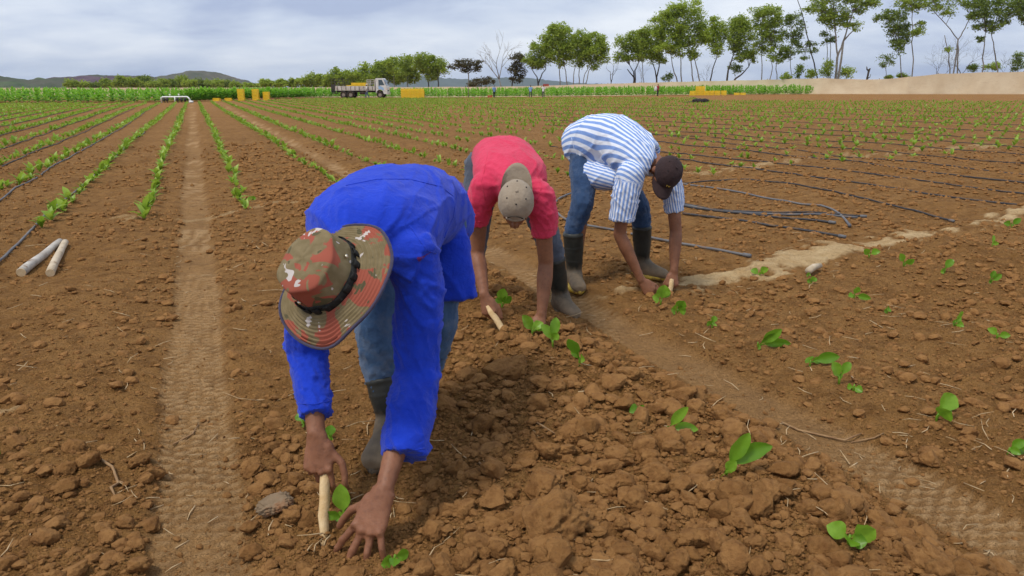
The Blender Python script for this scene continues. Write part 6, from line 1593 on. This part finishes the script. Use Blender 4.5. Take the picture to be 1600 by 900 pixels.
PINK = dict(label='person in pink t-shirt and backwards khaki cap bending to plant in the middle', voxel=.0082,
    J=dict(hipR=(755, 262, 4.02), hipL=(815, 262, 4.02), kneeR=(742, 370, 3.86), kneeL=(856, 372, 3.86), ankR=(722, 470, 3.92), ankL=(876, 470, 3.92), neck=(802, 290, 3.44), shR=(752, 298, 3.46), shL=(846, 312, 3.42),
           elR=(745, 396, 3.50), wrR=(757, 462, 3.36), elL=(853, 412, 3.46), wrL=(846, 492, 3.38), head=(806, 318, 3.28)),
    torso=[((780, 254, 4.14), .165, .120), ((784, 249, 4.02), .178, .128), ((790, 254, 3.76), .182, .132), ((798, 278, 3.52), .192, .125), ((803, 292, 3.40), .10, .085), ((804, 298, 3.36), .075, .07)],
    side=(1, .08, -.06), up=(.03, -.80, .60), fwd=(-.04, -.60, -.80), trousers='denim_grey', sole='sole_dark',
    bootR=((740, 400, 3.86), (-.5, -1), .060), bootL=((866, 402, 3.86), (.42, -1), .062),
    sleeveR=[((760, 292, 3.45), .086), ((749, 318, 3.46), .076), ((745, 350, 3.48), .064)],
    sleeveL=[((840, 306, 3.42), .086), ((849, 335, 3.42), .076), ((851, 368, 3.44), .063)],
    handR=dict(kn=(765, 492, 3.33), n=(-.35, -.85, .35), thumb_side=(1, 0, .2), curl=[(38, 45, 25), (52, 65, 40), (58, 70, 40), (62, 70, 40)], spread=(2, 0, -3, -6), thumb=((.8, .35, -.4, .040), (.95, -.05, -.3, .032), (.97, -.2, -.1, .024)), sc=1.04),
    handL=dict(kn=(838, 522, 3.33), n=(.1, -.80, .55), thumb_side=(-1, 0, 0), curl=[(26, 35, 20), (24, 30, 18), (26, 32, 20), (30, 36, 22)], spread=(12, 4, -5, -13), thumb=((.75, .55, -.35, .040), (.9, .2, -.4, .032), (.95, .0, -.3, .026)), sc=1.04),
    shirt='pink_shirt', wr=.012)
root, J, org = build_man(PINK)
sb = surface(root, org)
for pts in (((835, 361), (850, 365), (864, 361)), ((730, 343), (742, 347), (754, 346)), ((762, 240), (757, 265), (752, 285), (758, 312)), ((836, 250), (842, 275), (846, 292), (838, 318))): seam(root, org, sb, pts, .0018, 'pink_shirt')
cap_hat(root, J['head'], Vector(PINK['up']), Vector(PINK['fwd']), org, 'khaki', True)
def hair(root, C, up, fwd, org):
    up = up.normalized(); f = (fwd - up * fwd.dot(up)).normalized(); r = f.cross(up); mb = MB(); mb.ball(C + up * .012 - f * .012, (r * .080, f * .092, up * .082), 16, 10); V, N, F = remesh(mb, .009, 2); V = V + N * np.array([[.003 * fnoise((v[0] * 90, v[1] * 90, v[2] * 90))] for v in V]); link('hair', add_mesh('hair', V - np.array(org), F, M['hair']), root)
hair(root, J['head'], Vector(PINK['up']), Vector(PINK['fwd']), org)
stick(Pp(762, 478, 3.335), Pp(808, 552, 3.235), .020, .013, 'flat whittled stick in the hand of the man in pink', .6, 2)

STRIPED = dict(label='person in blue and white striped shirt and dark brown cap bending on the right', voxel=.0082,
    J=dict(hipR=(914, 242, 4.66), hipL=(950, 240, 4.78), kneeR=(910, 318, 4.44), kneeL=(1000, 328, 4.68), ankR=(897, 430, 4.46), ankL=(1003, 418, 4.70), neck=(1018, 250, 4.40), shR=(982, 278, 4.24), shL=(1048, 270, 4.44),
           elR=(968, 366, 4.24), wrR=(1002, 438, 4.22), elL=(1056, 362, 4.40), wrL=(1053, 424, 4.32), head=(1040, 271, 4.24)),
    torso=[((908, 228, 4.78), .160, .150), ((926, 220, 4.68), .178, .168), ((964, 220, 4.55), .185, .162), ((1002, 250, 4.38), .178, .130), ((1016, 258, 4.36), .09, .08), ((1021, 262, 4.34), .07, .07)],
    side=(.62, .72, .0), up=(.34, -.86, .38), fwd=(-.22, -.42, -.86), trousers='denim_dark', sole='sole_yellow', thigh=.98,
    bootR=((896, 362, 4.44), (.12, -1), .070), bootL=((1003, 352, 4.68), (.75, -.62), .068),
    sleeveR=[((984, 274, 4.24), .090), ((977, 310, 4.23), .088), ((972, 346, 4.23), .082)],
    sleeveL=[((1042, 264, 4.43), .084), ((1051, 300, 4.43), .072), ((1054, 332, 4.42), .064)],
    extra=[('belly', [(905, 262, 4.62), (940, 276, 4.50), (972, 282, 4.38)], [(.09, .08), (.10, .09), (.09, .07)], (.6, .7, 0)), ('tail', [(902, 240, 4.66), (918, 262, 4.60), (940, 288, 4.55)], [(.05, .07), (.045, .07), (.03, .05)], (.5, .8, 0))],
    handR=dict(kn=(1018, 458, 4.20), n=(-.35, -.70, .62), thumb_side=(.6, 0, .8), curl=[(30, 40, 25), (36, 48, 30), (42, 52, 30), (46, 55, 30)], spread=(6, 2, -3, -8), thumb=((.8, .5, -.3, .040), (.95, .1, -.35, .032), (.95, -.1, -.3, .026)), sc=1.05),
    handL=dict(kn=(1051, 446, 4.29), n=(.25, -.88, .35), thumb_side=(-1, 0, 0), curl=[(42, 50, 30), (52, 62, 35), (56, 64, 35), (60, 66, 35)], spread=(3, 0, -3, -6), thumb=((.85, .3, -.4, .040), (.95, -.1, -.3, .032), (.97, -.2, -.1, .024)), sc=1.05),
    shirt='stripe', wr=.012)
root, J, org = build_man(STRIPED)
sb = surface(root, org)
for pts in (((952, 340), (972, 346), (990, 340)), ((955, 262), (968, 285), (990, 292), (1000, 280)), ((893, 215), (897, 232), (905, 248))): seam(root, org, sb, pts, .002, 'denim_pale')
mb = MB(); ca = [Pp(*p) for p in ((1004, 240, 4.33), (1000, 252, 4.27), (1003, 266, 4.24), (1012, 274, 4.24))]; mb.tube(ca, [(.022, .006), (.026, .007), (.026, .007), (.018, .005)], 8, side=(.3, -.4, .8)); link('collar', mb.mesh('collar', M['denim_pale'], True, org), root)
cap_hat(root, J['head'], Vector(STRIPED['up']), Vector(STRIPED['fwd']), org, 'brown_cap', False, True)
hair(root, J['head'], Vector(STRIPED['up']), Vector(STRIPED['fwd']), org)
stick(Pp(1050, 436, 4.27), Pp(1044, 478, 4.21), .020, .012, 'short pale stick in the hand of the man in stripes', .7, 3)

# ------------------------------------------------------------------ the air
def build_haze():
    m = bpy.data.materials.new('haze'); m.use_nodes = True; t = m.node_tree; t.nodes.clear()
    out = t.nodes.new('ShaderNodeOutputMaterial'); v = t.nodes.new('ShaderNodeVolumePrincipled')
    v.inputs['Color'].default_value = (.72, .82, .96, 1); v.inputs['Density'].default_value = .00009; v.inputs['Anisotropy'].default_value = .2
    t.links.new(v.outputs[0], out.inputs['Volume'])
    mb = MB(); mb.box((-8200, -900, -60), (8200, 7400, 170))
    o = link('haze', mb.mesh('haze', m, False)); tag(o, 'thin bluish air over the far hills', 'haze', None, 'stuff')
build_haze()
